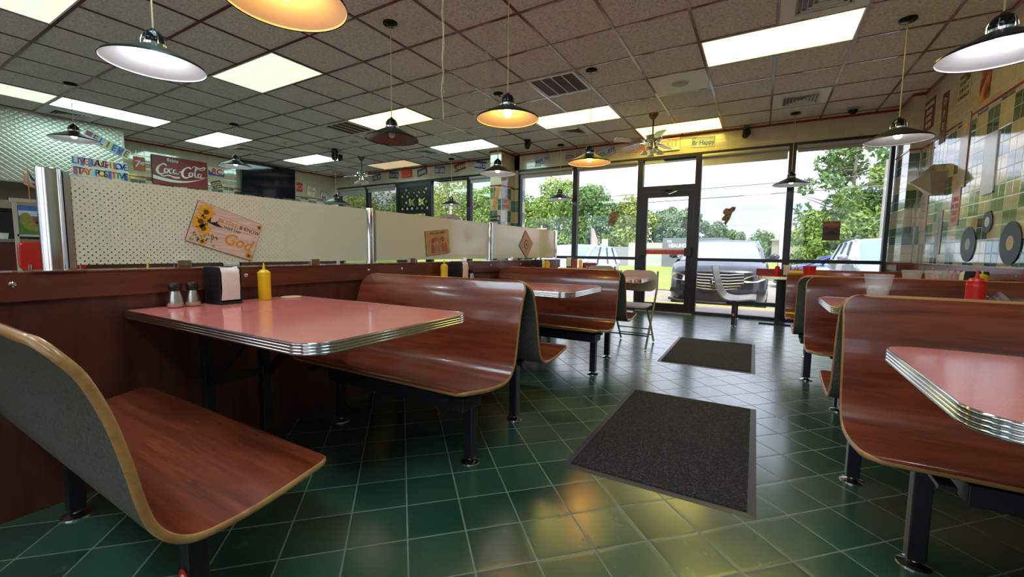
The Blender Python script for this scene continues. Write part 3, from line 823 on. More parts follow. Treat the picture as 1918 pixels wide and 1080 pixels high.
# ================================================================== booths
BPROF = [(.200, .848), (.212, .842), (.232, .815), (.262, .765), (.292, .68), (.315, .58), (.332, .49), (.350, .43), (.385, .388), (.430, .371), (.50, .370), (.58, .378), (.66, .392), (.715, .402), (.745, .403), (.760, .396)]
BW = 1.22; BTH = .019
def bench_shell(e, w=BW, yc=.46):
    pts = smooth_pts(BPROF, 4); n = len(pts)
    S_ = [0]
    for i in range(1, n): S_.append(S_[-1]+math.hypot(pts[i][0]-pts[i-1][0], pts[i][1]-pts[i-1][1]))
    L = S_[-1]
    def half(s, r0=.085, r1=.055):
        h = w/2
        if s < r0: return h-r0+math.sqrt(max(0, r0*r0-(r0-s)**2))
        if L-s < r1: return h-r1+math.sqrt(max(0, r1*r1-(r1-(L-s))**2))
        return h
    ss = [0, .002, .006, .012, .02, .03, .042, .056, .07]+[s for s in S_ if .085 <= s <= L-.056]+[L-.05, L-.035, L-.022, L-.012, L-.005, L-.001, L]
    def at(s):
        for i in range(n-1):
            if S_[i+1] >= s or i == n-2:
                t = (s-S_[i])/(S_[i+1]-S_[i]); a, b = pts[i], pts[i+1]; d = Vector((b[0]-a[0], b[1]-a[1])).normalized()
                return (a[0]+(b[0]-a[0])*t, a[1]+(b[1]-a[1])*t), (d.y*-1, d.x)
    fr, bk = [], []; nx = 8
    for s in ss:
        (y, z), nn = at(s); h = half(s)
        sgn = 1 if True else -1
        ny, nz = nn   # towards the sitter
        fr.append([(-h+2*h*k/nx, y-yc, z) for k in range(nx+1)])
        bk.append([(-h+2*h*k/nx, y-yc-ny*BTH, z-nz*BTH) for k in range(nx+1)])
    m = len(ss); W_ = nx+1
    f1 = MB(); f1.add([p for r in fr for p in r], [(i*W_+k, i*W_+k+1, (i+1)*W_+k+1, (i+1)*W_+k) for i in range(m-1) for k in range(nx)])
    f1.build('seat_shell', M['cherry'], e, smooth=True)
    f2 = MB(); f2.add([p for r in bk for p in r], [(i*W_+k+1, i*W_+k, (i+1)*W_+k, (i+1)*W_+k+1) for i in range(m-1) for k in range(nx)])
    f2.build('shell_back', M['backer'], e, smooth=True)
    # edge band, slightly rounded outwards
    lo = [(fr[i][0], bk[i][0]) for i in range(m)]; hi = [(fr[i][nx], bk[i][nx]) for i in range(m)]
    loop = [(fr[0][k], bk[0][k]) for k in range(nx+1)]+hi[1:]+[(fr[m-1][k], bk[m-1][k]) for k in range(nx-1, -1, -1)]+lo[::-1][1:-1]
    cen = Vector((0, 0, .6)); vs = []; K = len(loop)
    for q in range(K):
        a, b_ = Vector(loop[q][0]), Vector(loop[q][1]); pa = Vector(loop[q-1][0]); pb = Vector(loop[(q+1) % K][0])
        d = (pb-pa).normalized(); nrm = (b_-a).normalized(); out = nrm.cross(d).normalized()
        if q == 0: ref = out
        for t, o in ((0, 0), (.15, .003), (.5, .0055), (.85, .003), (1, 0)):
            vs.append(a+(b_-a)*t+out*o)
    eb = MB(); eb.add(vs, [(q*5+k, q*5+k+1, ((q+1) % K)*5+k+1, ((q+1) % K)*5+k) for q in range(K) for k in range(4)])
    eb.build('edge_band', M['edge'], e, smooth=True, angle=60)
def make_leg(e, x, y, top):
    b = MB(); b.box(x-.024, x+.024, y-.024, y+.024, .022, top)
    o = b.build('leg', M['black'], e, bevel=.003)
    MB().lathe([(.045, 0), (.045, .004), (.022, .010), (.013, .014), (.013, .03)], (x, y, 0), 20).build('levelling_foot', M['chrome'], o, smooth=True)
def make_bench(label, front=True):
    e = thing('booth_bench', (0, 0, 0), label, 'bench', 'cherry laminate booth benches')
    yc = .46; bench_shell(e, yc=yc)
    ly = (.38-yc) if front else (.54-yc)+.03
    for x in (-.505, .425): make_leg(e, x, ly, .36)
    b = MB(); b.box(-.56, .36, ly-.01, ly+.13, .29, .352); b.build('seat_apron', M['black'], e, bevel=.003)
    b = MB(); b.box(-.575, .485, ly-.02, ly+.02, .335, .362)
    for x in (-.505, .425): b.box(x-.02, x+.02, ly-.02, ly+.2, .352, .364)
    b.build('cross_rail', M['black'], e)
    return e
def sticker(e, x, y, z, s='9', rr=.030, n=(0, -1, 0)):
    """numbered round red sticker on a leg"""
    R = Vector((1, 0, 0)) if n[1] else Vector((0, -n[0], 0)); R = Vector((0, 0, 1)).cross(Vector(n))
    MB().prism(disc(0, 0, rr, 20, .8), R, (0, 0, 1), 0, .0015, (x, y, z)).build('number_sticker', M['red'], e)
    text(s, rr*1.5, M['letter_white'], e, Vector((x, y, z))+Vector(n)*.0022, R, (0, 0, 1), bold=.001)
LXC = -1.65; RXC = .91
bA = make_bench('booth bench nearest the camera at lower left, seen from behind')
bA.location = (LXC, .46, 0)
bB = make_bench('booth bench facing the camera behind the nearest left table', False)
bB.location = (LXC, 2.152-.46, 0); bB.rotation_euler = (0, 0, PI)
for ch in list(kids(bB)):      # keep the aisle leg under the aisle end after the half turn
    pass
def place_bench(src, x, y, rz, label): return dup(src, (x, y, 0), rz, label)
place_bench(bA, LXC, .46+1.76, 0, 'booth bench back to back with the one facing the camera, left of the near mat')
place_bench(bB, LXC, 3.87-.46, PI, 'second left booth bench facing the camera, beyond the first bench pair')
place_bench(bA, LXC, .46+3.54, 0, 'farthest left booth bench, its back towards us beside the folding chair')
place_bench(bA, RXC+.02, .46+.275, 0, 'right side booth bench of which one seat corner shows at the lower right edge')
place_bench(bB, RXC, 2.357-.46, PI, 'large booth bench facing the camera behind the near right table')
place_bench(bA, RXC, .46+1.95, 0, 'right booth bench back to back with the large one, facing the windows')
place_bench(bB, RXC, 3.94-.46, PI, 'second right booth bench facing the camera, behind the clear pail')
place_bench(bA, RXC-.035, .46+3.70, 0, 'right booth bench with its dark back against the second camera facing one')
place_bench(bB, RXC-.045, 5.56-.46, PI, 'farthest right booth bench facing the camera, near the window table')
e_ = [o for o in bpy.data.objects if o.get('label', '').startswith('booth bench nearest')][0]
sticker(e_, .425, .38-.46-.0255, .15, '9', .034)
for ch in kids(e_):            # this bench stands with its legs farther under the seat
    if ch.name.split('.')[0] in ('leg', 'seat_apron', 'cross_rail', 'number_sticker', 'lettering'): ch.location.y += .10

def table_top(e, x0, x1, y0, y1, z=.737, r=.09, both=False):
    """laminate top with a ribbed metal edge; rounded corners at the aisle end (x1 side if x1 is the aisle)"""
    aisle_hi = True
    def outline(off=0):
        p = []
        if not both:
            p += [(x0, y0-off), ]
            sg = 1 if x1 > x0 else -1
            X1 = x1+off*sg
            rr = r+off
            for i in range(9):
                a = -PI/2+PI/2*i/8; p.append((X1-sg*rr+sg*rr*math.cos(a), y0-off+rr+rr*math.sin(a)))
            for i in range(9):
                a = PI/2*i/8; p.append((X1-sg*rr+sg*rr*math.cos(a), y1+off-rr+rr*math.sin(a)))
            p += [(x0, y1+off)]
        else:
            q = rrect(abs(x1-x0)+2*off, y1-y0+2*off, r+off, 8); p = [(a+(x0+x1)/2, b+(y0+y1)/2) for a, b in q]
        return p
    o0 = outline(-.003); b = MB(); k = len(o0)
    b.add([(p[0], p[1], z) for p in o0]+[(p[0], p[1], z-.032) for p in o0], [tuple(range(k)), tuple(range(2*k-1, k-1, -1))])
    b.build('tabletop', M['laminate'], e)
    prof = [(-.003, 0.0), (.001, .0006)]; h = .036; nr = 4
    for i in range(nr):
        a = h*i/nr; prof += [(.0022, -a-.0012), (.0034, -a-.0036), (.0034, -a-.0056), (.0022, -a-.0078), (-.0006, -a-.0088)]
    prof += [(-.003, -h-.001)]
    vs = []; m = len(prof)
    for off, dz in prof: vs += [(p[0], p[1], z+dz) for p in outline(off)]
    fs = []
    for j in range(m-1):
        for i in range(k if both else k-1):
            i2 = (i+1) % k; fs.append((j*k+i, (j+1)*k+i, (j+1)*k+i2, j*k+i2))
    b = MB(); b.add(vs, fs); b.build('ribbed_edge', M['chrome'], e, smooth=True, angle=60)
def wall_table(xw, xa, y0, y1, label, grp='salmon laminate booth tables'):
    e = thing('booth_table', ((xw+xa)/2, (y0+y1)/2, 0), label, 'table', grp)
    cx, cy = (xw+xa)/2, (y0+y1)/2; sg = 1 if xa > xw else -1
    table_top(e, xw-cx, xa-cx, y0-cy, y1-cy)
    for k, yy in enumerate((-.13, .13)):
        b = MB(); X = xw-cx+sg*.10
        b.box(X-.022, X+.022, yy-.022, yy+.022, .02, .70); o = b.build('leg', M['black'], e, bevel=.003)
        MB().lathe([(.04, 0), (.04, .004), (.014, .012), (.014, .03)], (X, yy, 0), 16).build('levelling_foot', M['chrome'], o, smooth=True)
        br = MB(); br.box(X, X+sg*.78, yy-.02, yy+.02, .672, .70)
        br.prism([(0, .36), (.05, .36), (.42, .665), (.36, .672)], (sg, 0, 0), (0, 0, 1), -.008, .008, (X, yy, 0))
        br.build('bracket', M['black'], e)
    MB().box(X-.018, X+.018, -.108, .108, .36, .40).build('stretcher', M['black'], e)
    return e
wall_table(DX+.002, -1.05, .70, 1.46, 'salmon booth table nearest the camera at the left')
wall_table(DX+.002, -1.045, 2.53, 3.22, 'second booth table from the camera along the left divider')
wall_table(DX+.002, -1.01, 4.22, 4.85, 'third booth table along the left divider, beside the folding chair')
wall_table(RX-.033, .325, .97, 1.64, 'salmon booth table cut by the right edge of the view')
wall_table(RX-.033, .33, 2.66, 3.32, 'second right booth table, carrying the clear pail and ketchup')
wall_table(RX-.033, .33, 4.30, 4.96, 'third right booth table near the windows, carrying the red tumbler')
# tables on the far side of the divider
for y, lb in ((.75, 'booth table hidden behind the nearest dotted screen'), (2.55, 'booth table hidden behind the second dotted screen'), (4.2, 'booth table hidden behind the last dotted screen')):
    wall_table(DX-.175, DX-1.45, y, y+.7, lb)
# ------------------------------------------------------------------ window tables
def pedestal_table(x0, x1, y0, y1, z, label, px):
    e = thing('window_table', ((x0+x1)/2, (y0+y1)/2, 0), label, 'table'); cx, cy = (x0+x1)/2, (y0+y1)/2
    table_top(e, x0-cx, x1-cx, y0-cy, y1-cy, z, .06, both=True)
    MB().box(px-cx-.03, px-cx+.03, -.03, .03, .02, z-.035).build('pedestal', M['black'], e)
    MB().box(px-cx-.22, px-cx+.22, -.03, .03, 0, .02).build('base', M['black'], e)
    return e
pedestal_table(-.02, .66, 6.78, 7.42, .70, 'small pale topped table against the right window beside the single seat', .25)
pedestal_table(-3.0, -2.40, 6.75, 7.38, .735, 'small table against the window behind the left booths', -2.7)
M['greywood'] = plain('pale_grey_laminate', (.42, .40, .40), .3, coat=.3, var=.1, nscale=3)
def side_bench():
    e = thing('curved_chair', (-.28, 6.98, 0), 'pale curved single seat seen side on in front of the right window', 'seat')
    pr_ = [(-.30, .83), (-.285, .80), (-.26, .70), (-.225, .57), (-.19, .47), (-.13, .395), (-.04, .37), (.08, .375), (.20, .395), (.26, .392)]
    p = smooth_pts(pr_, 4); fr = []; bk = []
    for i, q in enumerate(p):
        a = p[max(0, i-1)]; b = p[min(len(p)-1, i+1)]; d = Vector((b[0]-a[0], b[1]-a[1])).normalized()
        fr.append(q); bk.append((q[0]+d.y*.018, q[1]-d.x*.018))
    w = .44; n = len(p)
    MB().add([(x, -w, z) for x, z in fr]+[(x, w, z) for x, z in fr], [(i, n+i, n+i+1, i+1) for i in range(n-1)]).build('seat_shell', M['greywood'], e, smooth=True)
    MB().add([(x, -w, z) for x, z in bk]+[(x, w, z) for x, z in bk], [(i, i+1, n+i+1, n+i) for i in range(n-1)]).build('shell_back', M['backer'], e, smooth=True)
    eb = MB()
    for y in (-w, w): eb.add([(x, y, z) for x, z in fr]+[(x, y, z) for x, z in bk], [(i, i+1, n+i+1, n+i) for i in range(n-1)])
    for i in (0, n-1): eb.add([(fr[i][0], -w, fr[i][1]), (fr[i][0], w, fr[i][1]), (bk[i][0], w, bk[i][1]), (bk[i][0], -w, bk[i][1])], [(0, 1, 2, 3)])
    eb.build('edge_band', M['greywood'], e)
    make_leg(e, 0, -.44+.02, .36); make_leg(e, 0, .42, .36)
    MB().box(-.1, .5, -.36, -.30, .30, .355).build('link_beam', M['black'], e)
    sticker(e, -.0, -.446, .17, '2', .022)
side_bench()

# folding chairs
def folding_chair(x, y, rz, label):
    e = thing('folding_chair', (x, y, 0), label, 'chair', 'beige metal folding chairs', rz)
    # local: sits facing +Y, back at -Y
    w = .205
    # back panel, curved
    pts = rrect(.42, .235, .09, 6); f = MB(); vs = []
    for th in (0, .006): vs += [(px, -.235-.16*((px/.21)**2)*-.18-th+(pz*.12)*-1*.25, .69+pz) for px, pz in pts]
    k = len(pts); f.add(vs, [tuple(range(k)), tuple(range(2*k-1, k-1, -1))]+[(i, k+i, k+(i+1) % k, (i+1) % k) for i in range(k)])
    f.build('backrest', M['beige'], e, smooth=True)
    s = MB(); q = rrect(.37, .38, .07, 5); s.prism(q, (1, 0, 0), (0, 1, 0), .425, .445, (0, 0, 0)); s.build('seat', M['beige'], e, bevel=.006)
    for sx in (-1, 1):
        MB().tube([(sx*w, -.24, .80), (sx*w, -.235, .62), (sx*w, -.10, .42), (sx*w, .22, .012)], .011, 8).build('front_leg', M['steel'], e, smooth=True)
        MB().tube([(sx*(w-.02), .17, .43), (sx*(w-.02), -.08, .22), (sx*(w-.02), -.25, .012)], .011, 8).build('rear_leg', M['steel'], e, smooth=True)
    b = MB(); b.cyl((-w, .13, .13), (w, .13, .13), .007, n=8); b.cyl((-w+.02, -.20, .09), (w-.02, -.20, .09), .007, n=8); b.cyl((-w+.02, -.13, .165), (w-.02, -.13, .165), .007, n=8)
    b.build('stretcher', M['black'], e)
    return e
folding_chair(-1.18, 4.64, PI, 'beige folding chair at the aisle end of the third left table')
folding_chair(-2.12, 6.32, .35, 'beige folding chair behind the left booths at the small window table')

# ================================================================== things on the tables
TZ = .7375
def squeeze(x, y, z, mat, label, h=.19, r=.030, grp='squeeze bottles'):
    e = thing('squeeze_bottle', (x, y, z), label, 'bottle', grp); s = h/.19
    MB().lathe([(r*.93, 0), (r, .004), (r, .06*s), (r*.97, .10*s), (r, .118*s), (r, .128*s), (r*.93, .133*s)], n=28).build('body', M[mat], e, smooth=True)
    MB().lathe([(r*.99, .130*s), (r*1.0, .142*s), (r*.72, .148*s), (r*.66, .153*s), (r*.22, .157*s), (r*.15, .175*s), (r*.09, h), (0, h)], n=24).build('nozzle_cap', M[mat], e, smooth=True)
    return e
def napkins(x, y, z, label, rz=0, h=.175, w=.10, d=.13):
    e = thing('napkin_dispenser', (x, y, z), label, 'napkin dispenser', 'black napkin dispensers', rz)
    b = MB(); t = .006
    b.box(-w/2, -w/2+t, -d/2, d/2, .008, h); b.box(w/2-t, w/2, -d/2, d/2, .008, h); b.box(-w/2, w/2, -d/2, d/2, .004, .012)
    b.box(-w/2, w/2, -.004, .004, .008, h-.02); b.box(-w/2-.002, w/2+.002, -d/2-.002, d/2+.002, 0, .006); b.box(-w/2, w/2, -d/2+.02, d/2-.02, h-.006, h)
    b.build('casing', M['blackplastic'], e, bevel=.002)
    rnd = random.Random(int(x*1000))
    for s in (-1, 1):
        n = 12; vs = []; fs = []
        for i in range(n+1):
            zz = .02+(h-.022)*i/n; ww = (w/2-t-.002)*(1 - .18*max(0, math.sin(PI*i/n))*.25)
            for q in range(7):
                u = -1+q/3
                vs.append((u*ww, s*(d/2-.003+.010*math.sin(PI*i/n)*(1-.5*u*u)+rnd.uniform(-.0018, .0018)-(.02 if i == n else 0)), zz+(.004*abs(u) if i == n else 0)))
        for i in range(n):
            for q in range(6): fs.append((i*7+q, i*7+q+1, (i+1)*7+q+1, (i+1)*7+q))
        MB().add(vs, fs).build('napkins', M['paper'], e, smooth=True, angle=80)
    return e
def shaker(x, y, z, label, s=1.0, rz=0):
    e = thing('shaker', (x, y, z), label, 'shaker', 'steel salt and pepper shakers', rz)
    MB().lathe([(.024*s, 0), (.029*s, .003), (.030*s, .012*s), (.027*s, .022*s)], n=24).build('glass_base', M['pinkglass'], e, smooth=True)
    MB().lathe([(.0275*s, .020*s), (.026*s, .035*s), (.021*s, .060*s), (.0185*s, .074*s)], n=24, closed=True).build('sleeve', M['steel'], e, smooth=True)
    MB().lathe([(.020*s, .072*s), (.0235*s, .080*s), (.0245*s, .104*s), (.022*s, .108*s), (0, .108*s)], n=24).build('lid', M['blackplastic'], e, smooth=True)
shaker(-2.222, .853, TZ, 'steel shaker nearest the table end on the near left table')
shaker(-2.218, .918, TZ, 'steel shaker between another shaker and the napkin dispenser')
napkins(-2.215, 1.045, TZ, 'black napkin dispenser beside the shakers on the near left table', PI/2+.05)
squeeze(-2.205, 1.235, TZ, 'yellow', 'yellow squeeze bottle on the near left table')
e = thing('paper_coaster', (-2.20, 1.375, TZ), 'round cream coaster behind the yellow bottle on the near left table', 'coaster')
MB().lathe([(.05, 0), (.052, .003), (.05, .005), (0, .005)], n=32, sx=1).build('disc', M['cord'], e, smooth=True)
squeeze(-2.22, 2.70, TZ, 'yellow', 'yellow squeeze bottle on the second left table')
napkins(-2.20, 2.87, TZ, 'black napkin dispenser on the second left table', PI/2+.05)
shaker(-2.17, 3.00, TZ, 'steel shaker beside the dispenser on the second left table')
napkins(-2.20, 4.36, TZ, 'black napkin dispenser on the third left table', PI/2+.05)
squeeze(-2.12, 4.43, TZ, 'yellow', 'yellow squeeze bottle on the third left table')
shaker(-2.20, 4.23, TZ, 'steel shaker left of the dispenser on the third left table')
# other side of the divider
OX = DX-.26
squeeze(OX, .875, TZ, 'yellow', 'yellow bottle tip showing below the nearest dotted screen')
squeeze(OX, .985, TZ, 'red', 'red bottle tip showing below the nearest dotted screen')
napkins(OX, 1.22, TZ+.0, 'napkin dispenser top showing over the divider cap below the plaque', PI/2, h=.20)
napkins(OX, 2.62, TZ+.0, 'napkin dispenser behind the second dotted screen', PI/2, h=.195)
# small window table, left
squeeze(-2.80, 7.0, .735, 'red', 'red squeeze bottle on the left window table', .17)
squeeze(-2.71, 7.0, .735, 'yellow', 'yellow squeeze bottle on the left window table', .17)
napkins(-2.90, 7.0, .735, 'napkin dispenser on the left window table', 0)
e = thing('menu_stack', (-2.58, 7.1, .735), 'dark red menu holder on the left window table', 'menu holder')
MB().box(-.12, .12, -.03, .03, 0, .085).build('cover', M['darkred'], e, bevel=.003)
# small window table, right
squeeze(.215, 7.0, .70, 'red', 'red squeeze bottle on the right window table', .175)
squeeze(.44, 7.0, .70, 'yellow', 'yellow squeeze bottle on the right window table', .165)
napkins(.325, 7.02, .70, 'napkin dispenser between two bottles on the right window table', 0, h=.16)
e = thing('menu_stack', (.16, 7.22, .70), 'long dark red menu holder on the right window table', 'menu holder')
MB().box(-.20, .24, -.03, .03, 0, .095).build('cover', M['darkred'], e, bevel=.003)
# right wall tables
M['clear'] = base('cloudy_clear_plastic', .12, 0, (.80, .82, .84), alpha=.2)[0]
M['ice'] = plain('crushed_ice', (.62, .54, .52), .3, var=.25, nscale=60)
def pail(x, y, z, label, r0=.05, r1=.075, h=.16, fill=.4, mat='clear', fillmat='ice', cat='pail', grp='clear plastic pails'):
    e = thing('plastic_pail' if mat == 'clear' else 'tumbler', (x, y, z), label, cat, grp)
    MB().lathe([(r0, .0), (r0, .002), (r1, h), (r1+.003, h), (r1+.003, h-.004), (r0-.002, .005), (0, .005)], n=32).build('body', M[mat], e, smooth=True)
    MB().tube([((r1+.002)*math.cos(2*PI*i/32), (r1+.002)*math.sin(2*PI*i/32), h) for i in range(32)], .002, 6, closed=True).build('rim', M[mat], e, smooth=True)
    if fill:
        rr = r0+(r1-r0)*fill
        b = MB(); b.lathe([(r0-.004, .007), (rr-.004, h*fill), (0, h*fill+.006)], n=24); rnd = random.Random(3)
        for q in range(26):
            a = rnd.uniform(0, 2*PI); d = rnd.uniform(0, rr-.014); b.ball((d*math.cos(a), d*math.sin(a), h*fill), .011, n=6, k=4)
        b.build('ice', M[fillmat], e)
    return e
pail(.60, 3.19, TZ, 'clear pail of ice showing above the large right bench, against the second bench', .045, .066, .155, .45)
squeeze(.86, 2.74, TZ, 'red', 'red ketchup bottle behind the large right bench', .205, .034)
pail(1.13, 4.86, TZ, 'clear pail left of the column foot on the third right table', .05, .066, .142, .3)
pail(1.22, 4.62, TZ, 'clear pail with a red bottle behind it, left one of the close pair', .055, .070, .148, 0)
pail(1.33, 4.64, TZ, 'clear pail with a red bottle inside, right one of the close pair', .055, .075, .148, 0)
squeeze(1.33, 4.64, TZ+.006, 'red', 'red bottle standing inside the clear pail on the third right table', .16, .024)
squeeze(1.255, 4.78, TZ, 'red', 'red bottle behind the left clear pail on the third right table', .15, .018)
squeeze(1.40, 4.38, TZ, 'yellow', 'yellow mustard bottle on the third right table', .168, .034)
napkins(1.40, 4.52, TZ, 'black napkin dispenser behind the yellow bottle on the third right table', PI/2, h=.155, w=.10)
def rack(x, y):
    e = thing('wire_rack', (x, y, TZ), 'small black wire rack with shakers near the clear pails', 'rack')
    b = MB()
    for s in (-1, 1):
        b.tube([(s*.05, -.04, 0), (s*.05, -.04, .13), (s*.05, .04, .13), (s*.05, .04, 0)], .0022, 6)
        b.tube([(-.05, s*.04, .04), (.05, s*.04, .04)], .0022, 6); b.tube([(-.05, s*.04, .13), (.05, s*.04, .13)], .0022, 6); b.tube([(0, s*.04, 0), (0, s*.04, .13)], .002, 6)
    b.tube([(-.05, -.04, .004), (.05, -.04, .004), (.05, .04, .004), (-.05, .04, .004)], .0022, 6, closed=True)
    b.build('frame', M['black'], e)
rack(1.47, 4.72)
shaker(1.455, 4.72, TZ+.006, 'left shaker in the wire rack', .8); shaker(1.495, 4.72, TZ+.006, 'right shaker in the wire rack', .8)
pail(.405, 4.86, TZ, 'bright red plastic tumbler at the end of the third right table', .035, .052, .158, 0, 'red', cat='tumbler', grp=None)
def plastic_wrap():
    rnd = random.Random(9); e = thing('plastic_bag', (.66, 4.82, TZ), 'crumpled clear plastic sheet on the third right table', 'plastic bag')
    vs = []; nx, ny = 18, 8
    for j in range(ny+1):
        for i in range(nx+1):
            u, v = i/nx, j/ny; hgt = .085*math.sin(PI*v)**.6*(.35+.65*u)*(1-.2*rnd.random())+.002
            vs.append((-.17+.34*u+rnd.uniform(-.006, .006), -.08+.16*v+rnd.uniform(-.006, .006), max(.001, hgt if 0 < i < nx and 0 < j < ny else .002)))
    MB().add(vs, [(j*(nx+1)+i, j*(nx+1)+i+1, (j+1)*(nx+1)+i+1, (j+1)*(nx+1)+i) for j in range(ny) for i in range(nx)]).build('film', M['clear'], e, smooth=True, angle=20)
plastic_wrap()
def m_check():
    m, k = base('blue_checked_paper', .8); x, y = k.xyz()[0], k.xyz()[1]
    a = k.m('GREATER_THAN', k.m('FRACT', k.m('MULTIPLY', x, 22)), .5); b = k.m('GREATER_THAN', k.m('FRACT', k.m('MULTIPLY', y, 22)), .5)
    k.col(k.mix(k.m('MULTIPLY', k.m('ADD', a, b), .45), (.72, .74, .76), (.12, .22, .42))); return m
M['check'] = m_check()
def basket():
    e = thing('food_basket', (1.10, 2.80, TZ), 'green food basket lined with blue checked paper at the right edge', 'basket')
    b = MB(); n = 36
    for q, z in enumerate((.006, .020, .034, .046)):
        s = .10+.012*q; b.tube([(s*1.35*math.cos(2*PI*i/n), s*math.sin(2*PI*i/n), z) for i in range(n)], .0035, 6, closed=True)
    for i in range(n):
        a = 2*PI*i/n; b.tube([(.135*math.cos(a), .10*math.sin(a), .005), (.184*math.cos(a), .136*math.sin(a), .047)], .0022, 5)
    b.lathe([(.0, .003), (.10, .003)], n=n, sx=1.35); b.build('basket_weave', M['green_basket'], e)
    rnd = random.Random(4); vs = []; nx, ny = 16, 14
    for j in range(ny+1):
        for i in range(nx+1):
            u, v = -1+2*i/nx, -1+2*j/ny; r = math.hypot(u, v); z = .01+.06*max(0, r-.45)**1.1+(.045 if u < -.5 else 0)*max(0, -u-.5)*2+.02*math.sin(u*7+v*3)*.5*min(1, r)
            vs.append((u*.19, v*.145, z+rnd.uniform(-.004, .004)))
    MB().add(vs, [(j*(nx+1)+i, j*(nx+1)+i+1, (j+1)*(nx+1)+i+1, (j+1)*(nx+1)+i) for j in range(ny) for i in range(nx)]).build('paper_liner', M['check'], e, smooth=True)
basket()

# ------------------------------------------------------------------ floor mats
def mat_(x0, x1, y0, y1, label, rz=0):
    e = thing('floor_mat', ((x0+x1)/2, (y0+y1)/2, 0), label, 'mat', 'charcoal floor mats', rz); w, h = (x1-x0)/2, (y1-y0)/2
    b = MB(); f = .032
    def ring(i, z): return [(-w+i, -h+i, z), (w-i, -h+i, z), (w-i, h-i, z), (-w+i, h-i, z)]
    vs = ring(0, .0005)+ring(f, .0045)+ring(f, .001); fs = []
    for a, c in ((0, 4), (4, 8)):
        for i in range(4): fs.append((a+i, a+(i+1) % 4, c+(i+1) % 4, c+i))
    b.add(vs, fs).build('rubber_border', plain('grey_rubber', (.06, .056, .06), .4), e)
    MB().box(-w+f, w-f, -h+f, h-f, .001, .009).build('pile', M['mat'], e)
mat_(-.76, .035, 1.775, 3.095, 'near charcoal floor mat in the aisle', .008)
mat_(-.785, .01, 4.02, 5.36, 'far charcoal floor mat in front of the exit door', .01)

# ================================================================== signs
def plaque_god():
    cy, cz = 1.128, 1.082; w = .315; h = .205; rot = math.radians(-18.5)
    m, k = base('pale_plank_print', .35)
    f = k.noise(6, 4, mapscale=(1, 1, 12)); k.col(k.ramp(f, [(.3, (.60, .43, .34)), (.7, (.78, .60, .50))]))
    e, tx, poly, P = board('sunflower_plaque', 'tilted wooden plaque with sunflowers on the nearest dotted screen', 'plaque', (DX-.049, cy, cz), (0, 1, 0), w, h, m, rot, .004, .008, border=M['letter_brown'], bw=.0015)
    tx('BE STILL', .027, M['letter_gold'], -.005, .045, sx=.95); tx('& KNOW', .027, M['letter_brown'], .103, .045, sx=.9)
    tx('THAT I AM', .017, M['letter_brown'], .022, .018)
    tx('God', .078, M['letter_gold'], .065, -.032, shear=.25, bold=.0012)
    for yy in (-.06, -.02, .025, .065): poly([(-w/2+.01, yy), (w/2-.01, yy), (w/2-.01, yy+.0007), (-w/2+.01, yy+.0007)], M['letter_brown'], 'plank_line', d=.0001, t=.0002)
    rnd = random.Random(2)
    for cx, cyy, r in ((-.112, .060, .044), (-.122, .008, .046), (-.100, -.020, .036), (-.088, -.082, .018), (.135, -.082, .022), (.145, .08, .015)):
        b = MB()
        for ring in range(2):
            for i in range(14):
                a = 2*PI*i/14+ring*.2+rnd.uniform(-.08, .08); rr = r*(1-.2*ring)*rnd.uniform(.9, 1.06); c, s = math.cos(a), math.sin(a)
                def q(u, v): return P(max(-w/2+.002, min(w/2-.002, cx+u*c-v*s)), max(-h/2+.002, min(h/2-.002, cyy+u*s+v*c)), .0008+.0003*ring)
                b.add([q(r*.2, -.003), q(rr*.7, -r*.13), q(rr, 0), q(rr*.7, r*.13), q(r*.2, .003)], [(0, 1, 2, 3, 4)])
        fl = b.build('sunflower', plain('sunflower_petal_print', (.80, .42, .02), .5, nscale=90, var=.3), e)
        MB().add([P(cx+r*.27*math.cos(2*PI*i/14), cyy+r*.27*math.sin(2*PI*i/14), .0016) for i in range(14)], [tuple(range(14))]).build('flower_centre', M['letter_brown'], fl)
    b = MB()
    for i in range(46):
        cx, cyy = rnd.uniform(-.15, -.03), rnd.uniform(-.098, -.05+(.06 if i % 3 == 0 else 0)); a = rnd.uniform(.3, 2.6); L = rnd.uniform(.012, .026)
        c, s = math.cos(a), math.sin(a); cxe = cx if cyy < -.05 else min(cx, -.10)
        b.add([P(cxe, cyy, .0005), P(cxe+L*.5*c-.003*s, min(.09, cyy+L*.5*s+.003*c), .0005), P(cxe+L*c, min(.09, cyy+L*s), .0005), P(cxe+L*.5*c+.003*s, cyy+L*.5*s-.003*c, .0005)], [(0, 1, 2, 3)])
    b.build('leaves', plain('leaf_print', (.20, .24, .04), .5, nscale=90, var=.4), e)
    poly([(-.098, .018), (-.085, .045), (-.080, .020), (-.058, .030), (-.050, .040), (-.052, .026), (-.02, .014), (-.06, .010)], M['letter_black'], 'swallow', d=.001)
    poly([(-.045, -.045), (-.035, -.038), (-.03, -.048)], M['letter_brown'], 'butterfly')
plaque_god()
